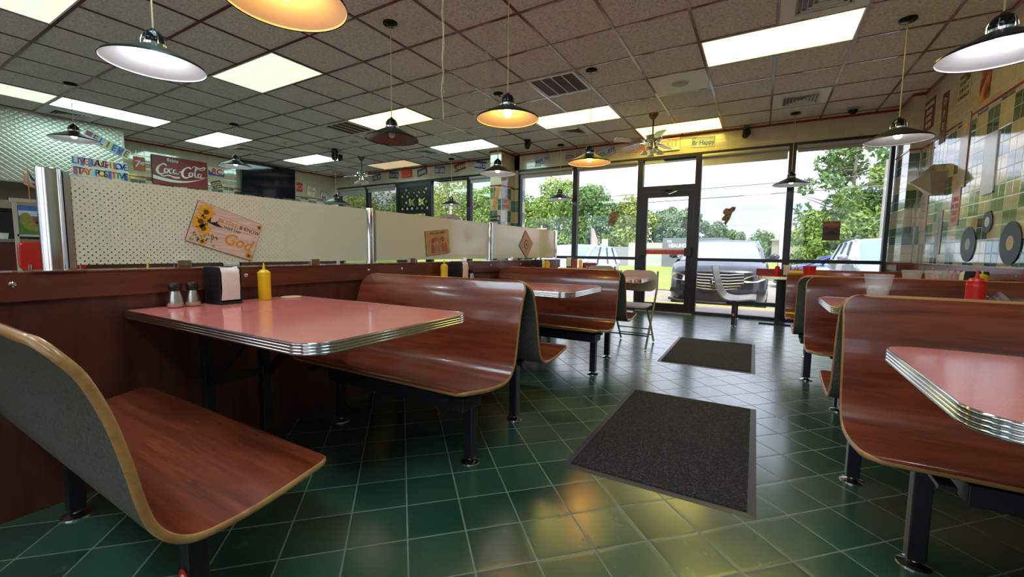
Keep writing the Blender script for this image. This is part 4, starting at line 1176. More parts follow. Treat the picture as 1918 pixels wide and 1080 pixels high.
def plaque_jar():
    m, k = base('mustard_poster_print', .45); k.col(k.ramp(k.noise(14, 4), [(.3, (.36, .22, .05)), (.7, (.50, .34, .10))]))
    e, tx, poly, P = board('jar_plaque', 'small square yellow plaque with painted jars on the second screen', 'plaque', (DX-.049, 2.757, 1.070), (0, 1, 0), .30, .20, m, .10, .004, .006, border=M['letter_brown'], bw=.002)
    tx('FRUIT of the SPIRIT', .022, M['letter_brown'], 0, .078, sx=1.05)
    for i, (x, c) in enumerate(((-.07, (.22, .10, .10)), (-.03, (.50, .14, .03)), (.015, (.22, .20, .16)), (.06, (.45, .10, .05)), (.10, (.30, .14, .05)))):
        poly([(x-.018, -.085), (x+.018, -.085), (x+.018, -.03), (x+.010, -.02), (x+.010, -.008), (x-.010, -.008), (x-.010, -.02), (x-.018, -.03)], plain('jar_print', c, .5, nscale=60, var=.3), 'painted_jar')
    for i, x in enumerate((-.06, -.025, .02, .06)):
        poly(disc(x, .018+.008*(i % 2), .022, 12), plain('fruit_print', ((.20, .08, .14), (.45, .10, .04), (.30, .22, .05), (.35, .05, .05))[i], .5, nscale=70, var=.3), 'painted_fruit', d=.0006+.0002*i)
plaque_jar()
def plaque_diamond():
    m = plain('tan_poster_print', (.50, .29, .14), .45, nscale=50)
    e, tx, poly, P = board('diamond_plaque', 'small diamond shaped tan plaque on the last screen', 'plaque', (DX-.049, 4.31, 1.083), (0, 1, 0), .235, .235, m, PI/4+.1, .004, .004, border=M['letter_blue'], bw=.004)
    poly(disc(0, 0, .052), M['letter_blue'], 'ring', d=.0002); poly(disc(0, 0, .042), m, 'ring_centre', d=.0012); poly(disc(0, 0, .016, 8), M['letter_blue'], 'hub', d=.0022)
plaque_diamond()

def cola_sign():
    red = plain('faded_sign_red', (.28, .022, .022), .45, nscale=3)
    e, tx, poly, P = board('cola_sign', 'big red signboard with white script and wave on the cream wall', 'sign', (LX+.001, 4.025, 2.472), (0, 1, 0), .92, .54, red, 0, .03, .012)
    W = M['letter_white']
    tx('Enjoy', .085, W, -.13, .205, bold=.001)
    st = []
    a = 1.0
    # C o c a
    st += [([(-.235, .085), (-.262, .118), (-.315, .105), (-.372, .04), (-.388, -.03), (-.352, -.075), (-.29, -.06), (-.235, -.015)], [.012, .03, .02, .036, .042, .03, .018, .008])]
    st += [([(-.225, .035), (-.262, .03), (-.275, -.02), (-.245, -.045), (-.212, -.005), (-.225, .035), (-.195, .03)], [.014, .022, .024, .014, .022, .014, .006])]
    st += [([(-.145, .035), (-.172, .045), (-.198, .0), (-.180, -.042), (-.135, -.02)], [.018, .012, .024, .018, .006])]
    st += [([(-.085, .035), (-.115, .035), (-.132, -.01), (-.110, -.045), (-.082, 0), (-.072, .04), (-.085, -.02), (-.062, -.045), (-.035, -.015)], [.012, .018, .022, .014, .012, .016, .020, .014, .006])]
    st += [([(-.035, .012), (.0, .012)], [.016, .016])]
    # C o l a
    st += [([(.165, .085), (.145, .118), (.09, .105), (.03, .04), (.015, -.04), (.055, -.09), (.115, -.075), (.165, -.03)], [.012, .03, .02, .036, .042, .03, .018, .008])]
    st += [([(.180, .02), (.145, .015), (.13, -.035), (.158, -.062), (.192, -.02), (.180, .02), (.21, .015)], [.014, .022, .024, .014, .022, .014, .006])]
    st += [([(.215, .0), (.26, .09), (.275, .13), (.25, .12), (.235, .03), (.235, -.045), (.262, -.055), (.29, -.03)], [.008, .014, .016, .02, .024, .022, .012, .006])]
    st += [([(.335, .02), (.305, .02), (.285, -.025), (.305, -.06), (.335, -.015), (.35, .025), (.335, -.04), (.362, -.06), (.395, -.03)], [.012, .018, .022, .014, .012, .016, .020, .014, .006])]
    st += [([(.165, .10), (.23, .155), (.32, .13), (.41, .165), (.40, .12), (.32, .10), (.24, .125)], [.006, .014, .02, .02, .012, .010, .004])]
    st += [([(-.352, -.075), (-.30, -.11), (-.20, -.085), (-.10, -.12), (-.03, -.10), (-.14, -.095)], [.01, .018, .020, .022, .014, .004])]
    ribbons('script_lettering', st, W, e, P)
    n = 30; top = []; bot = []
    for i in range(n+1):
        t = i/n; x = -.458+.916*t
        top.append((x, -.105-.075*math.sin(t*PI*.9)+.105*t**2.6)); bot.append((x, -.17-.060*math.sin(t*PI*.95)+.155*t**2.2))
    b = MB(); vs = [P(*p, .001) for p in top]+[P(*p, .001) for p in bot]
    b.add(vs, [(i, n+1+i, n+2+i, i+1) for i in range(n)]); b.build('wave_ribbon', W, e)
cola_sign()
def small_signs():
    O = plain('orange_sign', (.62, .07, .015), .4)
    e, tx, poly, P = board('seven_sign', 'square orange soda sign with a big white numeral left of the cola sign', 'sign', (LX+.001, 3.385, 2.53), (0, 1, 0), .17, .25, O, 0, .006, .01)
    tx('7', .17, M['letter_white'], -.035, -.01, bold=.004, shear=.1); tx('up', .085, M['letter_white'], .035, .02, bold=.003, rot=.1)
    w = plain('white_sign', (.68, .68, .66), .4)
    e, tx, poly, P = board('oval_soda_sign', 'white soda sign with red letters over blue, right of the cola sign', 'sign', (LX+.001, 4.665, 2.595), (0, 1, 0), .30, .17, w, 0, .006, .01)
    poly([(-.15, -.085), (.15, -.085), (.15, -.02), (.08, -.055), (-.02, -.06), (-.10, -.02), (-.15, .03)], M['letter_blue'], 'blue_swoosh')
    tx('RC', .15, M['letter_red'], .0, .0, bold=.006, shear=.2)
    e, tx, poly, P = board('tilted_sign', 'small dark brown sign tilted below the soda signs', 'sign', (LX+.001, 4.66, 2.33), (0, 1, 0), .20, .17, M['letter_brown'], .35, .005, .004, border=M['letter_cream'], bw=.004)
    tx('EAT HERE', .034, M['letter_cream'], 0, .035, bold=.0006); tx('GOOD FOOD', .028, M['letter_cream'], 0, -.0, bold=.0006); tx('Coffee', .05, M['letter_cream'], 0, -.045, shear=.3)
    e, tx, poly, P = board('oval_sign', 'small red sign with a white oval right of the television', 'sign', (LX+.001, 6.53, 2.53), (0, 1, 0), .15, .22, M['letter_red'], 0, .005, .004)
    poly(disc(0, 0, .045, 24, 1.4), M['letter_white'], 'oval'); poly(disc(0, 0, .037, 24, 1.4), M['letter_red'], 'oval_centre', d=.0014); tx('Cola', .035, M['letter_white'], 0, 0)
    e, tx, poly, P = board('coffee_sign', 'cream coffee sign tilted between the red oval and the highway shield', 'sign', (LX+.001, 6.84, 2.46), (0, 1, 0), .24, .24, M['letter_cream'], -.12, .005, .004, border=M['letter_brown'], bw=.004)
    tx('HOT', .045, M['letter_red'], 0, .07); tx('COFFEE', .062, M['letter_red'], 0, .015, bold=.001, sx=.85); tx('5c', .06, M['letter_brown'], .03, -.06)
    e = thing('highway_shield', (LX+.001, 7.20, 2.375), 'black and white highway shield sign left of the left wing windows', 'sign')
    sh = [(-.11, .10), (-.06, .125), (0, .108), (.06, .125), (.11, .10), (.10, .05), (.115, -.02), (.08, -.09), (0, -.125), (-.08, -.09), (-.115, -.02), (-.10, .05)]
    MB().prism(sh, (0, 1, 0), (0, 0, 1), 0, .005).build('outer_shield', M['letter_black'], e); MB().prism([(x*.9, y*.9) for x, y in sh], (0, 1, 0), (0, 0, 1), .005, .006).build('inner_shield', M['letter_white'], e)
    text('ROUTE', .05, M['letter_black'], e, (.0068, 0, .065), (0, 1, 0), bold=.001); text('66', .13, M['letter_black'], e, (.0068, 0, -.02), (0, 1, 0), bold=.004)
small_signs()
def tv():
    e = thing('television', (LX+.10, 5.72, 2.55), 'large black flat television high on the left wall', 'television')
    R = Vector((.03, 1, 0)).normalized(); U = Vector((.04, 0, 1)).normalized(); U = (U-R*U.dot(R)).normalized()
    MB().prism(rrect(1.22, .70, .012), R, U, -.02, .02).build('bezel', M['blackplastic'], e)
    MB().prism(rrect(1.19, .67, .006), R, U, .02, .0212).build('display', plain('dark_screen_glass', (.006, .006, .012), .08), e)
    MB().box(-.09, -.02, -.06, .06, -.08, .08).build('wall_bracket', M['black'], e)
tv()
# licence plates along the header -------------------------------------------------
PW, PH = .30, .15
def plate(x, z, rot, bg, fg, s, label, w=PW, h=PH, y=WY-.001, top=None):
    e, tx, poly, P = board('licence_plate', label, 'licence plate', (x, y, z), (1, 0, 0), w, h, bg, rot, .003, .012, 'licence plates on the window header', border=fg, bw=.004)
    tx(s, h*.62, fg, 0, -.01, sx=.86, bold=.002)
    if top: tx(top, h*.17, fg, 0, h*.36)
    for q in (-1, 1): poly(disc(q*w*.36, h*.40, .006, 8), M['letter_black'], 'bolt_hole')
blu = plain('blue_plate', (.13, .17, .36), .45, nscale=15, var=.3); wht = plain('white_plate', (.40, .46, .60), .45, nscale=15, var=.2); nav = plain('navy_plate', (.035, .06, .22), .45); pea = plain('peach_plate', (.52, .34, .26), .45, nscale=15, var=.2)
mar = plain('maroon_plate', (.24, .03, .04), .45); mint = plain('pale_mint_plate', (.46, .52, .50), .5, nscale=25, var=.3)
plate(-3.76, 2.79, .26, wht, nav, 'JNW 761', 'blue and white plate tilted up, leftmost right of the tiled column', .31, .155)
plate(-3.11, 2.79, -.03, pea, M['letter_blue'], 'GDA 357', 'peach plate with blue letters behind the warm pendant', .31, .155)
plate(-2.49, 2.79, .30, wht, nav, 'ADL-377', 'white and navy plate tilted up above the middle window mullion', .33, .165)
plate(-1.97, 2.81, -.05, pea, M['letter_red'], '6R22 HR5', 'pale plate with red letters left of the fan over the door', .31, .155, top='Georgia')
plate(-.89, 2.785, -.04, mint, M['letter_blue'], 'Br Happy', 'pale plate with blue script right of the exit sign', .34, .16)
plate(-8.35, 2.80, .12, nav, M['letter_cream'], 'GA 12', 'navy plate partly behind the far fan blade', .30, .16)
plate(-7.76, 2.81, -.12, nav, wht, 'KLN 53', 'navy plate just left of the far exit sign', .32, .17)
plate(-6.85, 2.81, .22, nav, M['letter_white'], 'DIXIE', 'navy plate tilted up, first right of the far exit sign', .32, .17)
plate(-6.33, 2.81, -.08, blu, M['letter_white'], 'SN 202', 'blue and white plate, second right of the far exit sign', .32, .17)
plate(-5.76, 2.83, .2, mar, M['letter_cream'], 'ALABAMA', 'maroon plate third right of the far exit sign', .32, .17)
plate(-5.21, 2.82, -.2, nav, M['letter_white'], 'BRN 57', 'blue plate tilted down beside the tiled column', .30, .17)
def exit_sign(x, z, label):
    e = thing('exit_sign', (x, WY-.001, z), label, 'exit sign', 'red exit signs')
    MB().box(-.16, .16, -.035, 0, -.10, .10).build('housing', M['letter_cream'], e, bevel=.004)
    m = base('exit_letter_glow', .4, 0, (.7, .1, .05), emit=(1, .10, .03), es=.7)[0]
    text('EXIT', .16, m, e, (0, -.0365, 0), bold=.003, sx=.85)
exit_sign(-1.40, 2.80, 'exit sign behind the fan over the emergency door')
e = thing('exit_sign', (-7.33, WY-.001, 2.82), 'small orange exit sign above the record covered door', 'exit sign')
MB().box(-.15, .15, -.035, 0, -.10, .10).build('housing', plain('orange_exit_face', (.62, .09, .03), .4), e, bevel=.004)
text('EXIT', .13, M['letter_red'], e, (0, -.0365, 0), bold=.003, sx=.85)
MB().box(-3.92, -3.80, WY-.012, WY, 2.665, 2.72).build('wall_socket', M['white']); o = bpy.data.objects['wall_socket']; tag(o, 'small cream junction box below the leftmost tilted plate', 'junction box')

# 45 rpm records on the left wing door
def record(name, c, R, U, r, lr, lmat, parent=None, hole=True, th=.003, label=None, group=None):
    R, U = Vector(R), Vector(U); n = 40
    e = parent
    if parent is None: e = thing(name, c, label, 'record', group); c = (0, 0, 0)
    N = R.cross(U); c = Vector(c)
    vs = []; fs = []
    for rr in (lr*.98, r):
        for h in (0, th): vs += [c+R*rr*math.cos(2*PI*i/n)+U*rr*math.sin(2*PI*i/n)+N*h for i in range(n)]
    for i in range(n):
        j = (i+1) % n; fs += [(n+i, 3*n+i, 3*n+j, n+j), (2*n+i, 2*n+j, 3*n+j, 3*n+i), (i, j, 2*n+j, 2*n+i)]
    d = MB().add(vs, fs).build('grooved_disc', M['vinylrec'], e, smooth=True)
    MB().prism(disc(0, 0, lr, 28), R, U, .0005, th+.0006, c).build('centre_label', lmat, e)
    MB().prism(disc(0, 0, .004, 8), R, U, th, th+.0012, c).build('spindle_hole', M['letter_black'], e)
    return e
def m_rec():
    m, k = base('grooved_vinyl', .33, 0, (.012, .012, .016), spec=.3)
    f = k.noise(300, 1); k.col(k.mix(f, (.010, .010, .014), (.022, .021, .028))); return m
M['vinylrec'] = m_rec()
labs = [M['white'], M['yellow'], plain('silver_label', (.35, .40, .42), .4), plain('mint_label', (.30, .42, .36), .5), plain('dark_label', (.10, .03, .03), .5), plain('cream_label', (.62, .52, .32), .5)]
rnd = random.Random(11); cnt = 0
for row in range(4):
    for colu in range(6):
        if rnd.random() < .06: continue
        x = -7.50+.155*colu+(.03 if row % 2 else 0); z = 2.42-.145*row; l_ = labs[rnd.randrange(6)]
        record('small_record', (x, WY-.012-.004*((row+colu) % 2), z), (1, 0, 0), (0, 0, 1), .088, .030, l_, None, label='small black record among those covering the top of the left wing door', group='small records on the left wing door')
MB().box(-7.58, -6.67, WY-.012, WY+.05, 1.86, 1.935).build('door_rail', M['bronze'], d2)

# right wall ------------------------------------------------------------------
RY = (0, -1, 0)
record('long_playing_record', (RX-.004, 5.345, 1.113), RY, (0, 0, 1), .155, .052, labs[2], label='left large record with a silver label on the tiled wall')
record('long_playing_record', (RX-.004, 4.595, 1.106), RY, (0, 0, 1), .160, .055, labs[5], label='right large record with a cream label on the tiled wall')
record('small_record', (RX-.004, 5.005, 1.288), RY, (0, 0, 1), .090, .042, M['white'], label='small record with a white label between the two large ones')
def wall_signs():
    e, tx, poly, P = board('maroon_sign', 'square maroon sign with white words high in the right corner', 'sign', (RX-.001, 6.78, 2.63), RY, .34, .34, plain('maroon_sign_face', (.16, .015, .02), .4), 0, .004, .004)
    for i, s in enumerate(('NOTHING', 'GOOD', 'IS EASY', 'IN LIFE')): tx(s, .062, M['letter_white'], 0, .11-.075*i, bold=.001)
    e, tx, poly, P = board('narrow_sign', 'narrow dark brown sign beside the maroon square sign', 'sign', (RX-.001, 6.28, 2.46), RY, .17, .52, M['letter_brown'], 0, .004, .004)
    for i in range(3): tx('OPEN'[i], .10, M['letter_cream'], 0, .17-.13*i)
    e, tx, poly, P = board('newsprint_sign', 'cream poster with black newspaper words high on the right wall', 'poster', (RX-.001, 5.80, 2.66), RY, .30, .36, plain('newsprint', (.48, .40, .30), .5), 0, .003, .003)
    for i, s in enumerate(('IF YOU', 'WANT', 'FOOD', 'ENJOY A', 'ROMANCE')): tx(s, .055, M['letter_brown'], -.03 if i < 3 else 0, .13-.065*i, bold=.001)
    poly([(.04, -.0), (.13, .0), (.13, .15), (.04, .15)], M['letter_brown'], 'portrait_block')
    m, k = base('orange_portrait_print', .4); k.col(k.ramp(k.noise(9, 4), [(.4, (.06, .02, .012)), (.58, (.55, .12, .03)), (.7, (.75, .35, .10))]))
    board('orange_poster', 'dark poster with glowing orange figures high on the right wall', 'poster', (RX-.001, 5.33, 2.53), RY, .20, .36, m, 0, .003, .003)
    gl = plain('pale_sign_face', (.50, .45, .40), .18, nscale=8)
    e, tx, poly, P = board('tall_arch_sign', 'tall narrow pale sign with a tan arch top on the green tiles', 'sign', (RX-.001, 5.65, 1.99), RY, .19, .68, plain('tall_sign_face', (.46, .43, .42), .14), 0, .006, .01, border=M['copperin'], bw=.003)
    poly(disc(0, .22, .05, 16), M['letter_gold'], 'arch_emblem')
    e, tx, poly, P = board('wavy_sign', 'pale silver sign with bent top right of the wall lamp', 'sign', (RX-.001, 5.08, 1.77), RY, .22, .50, plain('silver_sign_face', (.42, .40, .36), .2, .4), .03, .008, .012)
    e, tx, poly, P = board('red_arrow_sign', 'pink and red arrow shaped sign below the wall lamp', 'sign', (RX-.001, 5.73, 1.52), RY, .20, .44, plain('pink_sign_face', (.50, .30, .28), .3), .0, .005, .01)
    for i, s in enumerate(('DINE', 'IN OR', 'TAKE', 'OUT')): tx(s, .065, M['letter_red'], 0, .03-.065*i, bold=.001)
    e, tx, poly, P = board('grey_strip_sign', 'narrow grey lilac sign left of the left large record', 'sign', (RX-.001, 6.12, 1.25), RY, .17, .46, plain('lilac_sign_face', (.30, .28, .31), .3), 0, .005, .008)
    tx('MILK SHAKES', .05, M['grey'], 0, 0, rot=PI/2)
    e, tx, poly, P = board('pink_panel_sign', 'pale pink panel near the corner below the wall lamp', 'sign', (RX-.001, 6.66, 1.50), RY, .24, .42, plain('pale_pink_sign_face', (.50, .36, .33), .25), 0, .005, .01)
    for i in range(3): tx('~ ~ ~', .05, M['copperin'], 0, .1-.08*i)
wall_signs()
def sconce():
    e = thing('wall_lamp', (RX, 6.2, 1.83), 'faceted beige wall lamp on the tiled right wall', 'wall lamp')
    P = [(-.25, 0, -.03), (-.14, -.2, .03), (0, -.2, .04), (-.14, .2, .03), (0, .2, .04), (-.07, 0, .14), (0, 0, .14), (-.08, -.08, -.18), (0, -.08, -.18), (-.08, .08, -.18), (0, .08, -.18)]
    MB().add(P, [(1, 7, 8, 2), (0, 7, 1), (0, 9, 7), (0, 3, 9), (3, 4, 10, 9), (7, 9, 10, 8), (2, 8, 10, 4, 6)]).build('faceted_bowl', plain('beige_lamp_metal', (.42, .34, .29), .3, .2), e)
    MB().add(P, [(0, 1, 5), (1, 2, 6, 5), (0, 5, 3), (3, 5, 6, 4)]).build('faceted_top', plain('bright_lamp_metal', (.70, .64, .55), .15, .7), e)
sconce()

# signs at the windows
def cupid(x, z, label):
    e = thing('window_ornament', (x, WY-.03, z), label, 'ornament', 'small brown figure cut-outs on the glass')
    pts = [(-.06, .10), (-.03, .13), (.02, .12), (.06, .15), (.11, .14), (.10, .09), (.06, .05), (.05, 0), (.03, -.05), (0, -.10), (-.02, -.14), (-.05, -.10), (-.03, -.07), (-.08, -.06), (-.075, -.02), (-.04, .02), (-.07, .06)]
    m, k = base('brown_mottled_print', .5); k.col(k.ramp(k.noise(40, 4), [(.4, (.07, .03, .02)), (.6, (.34, .17, .12))]))
    MB().prism(pts, (1, 0, 0), (0, 0, 1), 0, .006).build('cut_out', m, e)
    MB().tube([(.0, 0, .11), (0, 0, .16)], .002, 5).build('hook', M['chrome'], e)
cupid(-2.31, 1.60, 'brown figure ornament on the window left of the exit door')
cupid(-.48, 1.59, 'brown figure ornament on the window right of the exit door')
def car_poster():
    m, k = base('sunset_print', .45); z = k.xyz()[2]
    f = k.m('ADD', k.m('MULTIPLY', z, 3.4), k.m('MULTIPLY', k.noise(12, 3), .5)); k.col(k.ramp(f, [(.0, (.10, .06, .05)), (.35, (.06, .03, .025)), (.55, (.45, .14, .05)), (.8, (.18, .05, .03)), (1, (.05, .02, .02))]))
    e = thing('car_poster', (.85, WY-.03, 1.345), 'small dark sunset poster of a car on the right window', 'poster')
    MB().box(-.10, .10, 0, .005, -.135, .135).build('frame', M['letter_brown'], e)
    MB().box(-.088, .088, -.001, 0, -.120, .120).build('print', m, e)
    MB().prism([(-.075, -.06), (.075, -.06), (.078, -.035), (.045, -.025), (.025, 0), (-.03, 0), (-.05, -.025), (-.078, -.035)], (1, 0, 0), (0, 0, 1), .001, .002).build('car_silhouette', M['letter_black'], e)
car_poster()
def diner_sign():
    e = thing('diner_sign', (-6.08, WY+.017, 1.60), 'arched pink sign with diner lettering on the left wing window', 'sign')
    pts = [(-.32, -.16), (.32, -.16), (.32, .08)]+[(.32*math.cos(a), .08+.14*math.sin(a)) for a in [PI*i/12 for i in range(1, 12)]]+[(-.32, .08)]
    MB().prism(pts, (1, 0, 0), (0, 0, 1), 0, .006).build('board', plain('pink_sign_board', (.52, .38, .36), .5), e)
    text("JJ's Diner", .15, M['copperin'], e, (0, -.0075, .085), bold=.002, sx=.9); text('EST. HERE', .06, M['copperin'], e, (0, -.0075, -.03))
diner_sign()
def col_signs():
    e, tx, poly, P = board('orange_strip_sign', 'narrow orange sign tilted on the left edge of the tiled column', 'sign', (-4.50, 7.038, 2.03), (1, 0, 0), .085, .42, plain('orange_strip', (.55, .30, .08), .4), -.22, .005, .005)
    for i, s in enumerate('DINER'): tx(s, .07, M['letter_red'], 0, .15-.075*i)
    e, tx, poly, P = board('red_word_sign', 'square cream sign with red words on the tiled column', 'sign', (-4.383, 7.22, 1.93), (0, 1, 0), .22, .22, plain('cream_sign_board', (.60, .50, .42), .5), .05, .005, .005)
    for i, s in enumerate(('EAT', 'HERE')): tx(s, .09, M['letter_red'], 0, .05-.10*i, bold=.002)
    e, tx, poly, P = board('black_strip_sign', 'small black sign low on the left part of the tiled column', 'sign', (-4.508, 7.038, 1.64), (1, 0, 0), .22, .11, M['letter_black'], 0, .005, .003)
    poly(disc(.07, 0, .035), M['grey'], 'round_mark'); tx('WELCOME', .03, M['letter_white'], -.045, 0)
col_signs()
for i, x in enumerate((-3.98,)):
    pass

# ================================================================== kitchen side, far left
def kitchen():
    e = thing('steel_canopy', (-9.55, .9, 1.9), 'big quilted stainless steel canopy over the kitchen counter at the left', 'kitchen canopy')
    MB().box(-.40, .40, -3.2, 2.03, 0, CZ-1.9).build('quilted_panel', M['quilt'], e)
    MB().box(.40, .405, -3.2, 2.03, 0, .02).build('lower_trim', M['steel'], e)
    MB().box(.40, .404, 2.00, 2.03, 0, CZ-1.9).build('corner_trim', M['steel'], e)
    e = thing('service_counter', (-7.9, .2, 0), 'dark fronted service counter with a pale steel top at the far left', 'counter')
    MB().box(-.30, .30, -2.4, 1.9, 0, 1.04).build('front_panel', M['panelwoodz'], e); MB().box(-.33, .33, -2.45, 1.95, 1.04, 1.08).build('countertop', M['steel'], e, bevel=.004)
    e = thing('steel_shelf', (-9.72, .9, 1.55), 'long steel shelf below the quilted canopy', 'shelf')
    MB().box(-.21, .12, -3, 1.9, 0, .12).build('shelf_board', M['steel'], e)
    MB().box(-.20, .06, -3, 1.9, -.04, 0).build('bracket', M['black'], e)
    e = thing('kitchen_splashback', (-9.93, .6, 1.0), 'tan wall panel with a dark opening behind the kitchen shelf', 'splashback')
    MB().box(0, .02, -2.6, 2.29, 0, .9).build('panel', plain('tan_kitchen_wall', (.30, .26, .18), .5, nscale=3), e)
    MB().box(.02, .30, -2.6, 1.35, .10, .50).build('dark_hood', M['black'], e)
    e = thing('cooking_range', (-9.55, .9, 0), 'dark cooking range under the steel shelf', 'range')
    MB().box(-.38, .35, -2.5, 1.6, 0, 1.05).build('body', M['black'], e); b = MB()
    for k in range(8): b.box(-.3, .3, -2.2+.45*k, -1.9+.45*k, 1.05, 1.08)
    b.build('grate', M['steel'], e)
    for y, r, lb in ((1.05, .10, 'wide shallow steel pan on the kitchen counter'), (1.30, .05, 'small white cup on the kitchen counter')):
        e = thing('pan' if r > .07 else 'cup', (-7.75, y, 1.08), lb, 'pan' if r > .07 else 'cup')
        h = .03 if r > .07 else .07
        MB().lathe([(r*.8, 0), (r, h), (r-.004, h), (r*.78, .004), (0, .004)], n=24).build('bowl', M['steel'] if r > .07 else M['enamel'], e, smooth=True)
    e = thing('black_box', (-7.72, 1.62, 1.08), 'black card holder with a white top behind the red chair', 'holder')
    MB().box(-.05, .05, -.12, .10, 0, .10).build('case', M['blackplastic'], e); MB().box(-.05, .05, -.12, .10, .10, .106).build('lid', M['white'], e)
kitchen()
def multi_plate(y, z, w, h, rot, s, label, seed):
    """sign made of letters cut from differently coloured plates"""
    e, tx, poly, P = board('word_sign', label, 'sign', (-9.144, y, z), (0, 1, 0), w, h, M['letter_white'], rot, .004, .004, 'cut plate word signs on the quilted steel')
    cols = [wht, blu, mint, plain('pale_yellow_plate', (.60, .52, .16), .5), pea, plain('sky_blue_plate', (.22, .42, .60), .5)]
    fg = [nav, M['letter_black'], mar, nav, M['letter_red']]; r = random.Random(seed); n = len(s); cw = (w-.01)/n
    for i, ch in enumerate(s):
        x = -w/2+.005+cw*(i+.5)
        poly([(x-cw*.48, -h*.46), (x+cw*.48, -h*.46), (x+cw*.48, h*.46), (x-cw*.48, h*.46)], cols[r.randrange(6)], 'letter_tile')
        if ch != ' ': tx(ch, h*.95, fg[r.randrange(5)], x, 0, bold=.0025, sx=.9)
multi_plate(2.72, 2.63, .58, .15, -.42, 'BELIEVE', 'tilted word sign high on the quilted steel, nearly touching the pendant', 1)
multi_plate(2.62, 2.31, .66, .145, -.02, 'LIVE LAUGH LOVE', 'upper of the two level word signs on the quilted steel', 2)
multi_plate(2.62, 2.16, .66, .145, -.02, 'STAY POSITIVE', 'lower of the two level word signs on the quilted steel', 3)
def easel():
    e = thing('painted_board', (-6.8, 1.47, 0), 'wooden frame holding a painting of a diner under a blue sky', 'painting')
    w, h = .42, .30; z0 = 1.13
    MB().box(-.012, .012, -w/2+.0, w/2, z0, z0+h).build('canvas_edge', M['pole'], e)
    x = .0125
    def pan(name, y0, y1, a, b_, c, d=0): MB().box(x, x+.001+d, y0, y1, z0+a, z0+b_).build(name, plain(name+'_paint', c, .5, nscale=30, var=.3), e)
    pan('sky', -w/2, w/2, .17, h, (.05, .16, .50)); pan('cloud', -w/2, w/2, .19, .245, (.62, .66, .70), .0005); pan('meadow', -w/2, w/2, 0, .17, (.07, .22, .03))
    for ti, (cy, cz, r) in enumerate(((-.15, .14, .055), (-.13, .09, .05), (-.09, .07, .04), (-.16, .19, .035))):
        MB().prism(disc(cy, z0+cz, r, 12), (0, 1, 0), (0, 0, 1), x+.0006, x+.0016+.0004*ti).build('tree', plain('autumn_tree_paint', (.30, .26, .04), .5, nscale=40, var=.5), e)
    pan('building', -.09, .21, .04, .14, (.03, .03, .035), .001); pan('roof', -.11, .21, .14, .165, (.45, .04, .05), .0015); pan('window_row', -.05, .16, .06, .10, (.35, .38, .40), .002)
    b = MB()
    for y in (-w/2-.02, w/2+.02): b.box(-.02, .02, y-.014, y+.014, 0, z0+h+.06)
    b.box(-.025, .025, -w/2-.05, w/2+.05, z0+h+.03, z0+h+.07); b.box(-.02, .02, -w/2-.02, w/2+.02, z0-.03, z0-.005); b.box(-.02, .02, -.05, .0, z0+h, z0+h+.03)
    b.build('stand', M['pole'], e)
    e = thing('small_flag', (-6.78, 1.35, z0+h+.07), 'small striped flag with a blue starred corner on the painting stand', 'flag')
    MB().cyl((0, 0, 0), (0, -.0, .31), .004, n=8).ball((0, 0, .315), .007, n=8, k=6).build('flag_pole', M['letter_gold'], e)
    # cloth drooping towards +Y
    rows = 13; L = .30
    for part, mat_n, rng in (('red_stripes', M['letter_red'], 0), ('white_stripes', M['letter_white'], 1)):
        b = MB()
        for s in range(rows):
            if s % 2 != rng: continue
            for i in range(14):
                q = []
                for (ii, ss) in ((i, s), (i+1, s), (i+1, s+1), (i, s+1)):
                    t = ii/14; v = ss/rows
                    y = -.035+.10*t+.10*v*(.3+.7*t)*(1 if t > .3 else t/.3); z = .29-.21*t-.04*v-.10*v*(1-t)
                    q.append((.022*math.sin(t*9+v*3)*t, y, z))
                b.add(q, [(0, 1, 2, 3)])
        b.build(part, mat_n, e)
    b = MB(); b.add([(.008, .001, .292), (.012, .045, .215), (.012, .085, .16), (.008, .02, .20)], [(0, 1, 2, 3)]); b.build('blue_canton', M['letter_blue'], e)
easel()
def red_chair():
    e = thing('dinette_chair', (-5.65, 1.20, 0), 'red vinyl chair back behind the thick chrome post', 'chair')
    # seen from its side-back, chair faces -X
    MB().prism(rrect(.42, .25, .05, 6), (0, 1, 0), (0, 0, 1), -.025, .025, (.20, 0, .915)).build('backrest', M['vinyl'], e, bevel=.012)
    MB().prism(rrect(.40, .40, .06, 6), (1, 0, 0), (0, 1, 0), .44, .50).build('seat', M['vinyl'], e, bevel=.012)
    for s in (-1, 1):
        MB().tube([(.23, s*.15, .84), (.225, s*.17, .6), (.19, s*.18, .42), (.22, s*.19, .012)], .011, 8).build('rear_leg', M['chrome'], e, smooth=True)
        MB().tube([(-.17, s*.17, .44), (-.19, s*.19, .012)], .011, 8).build('front_leg', M['chrome'], e, smooth=True)
red_chair()

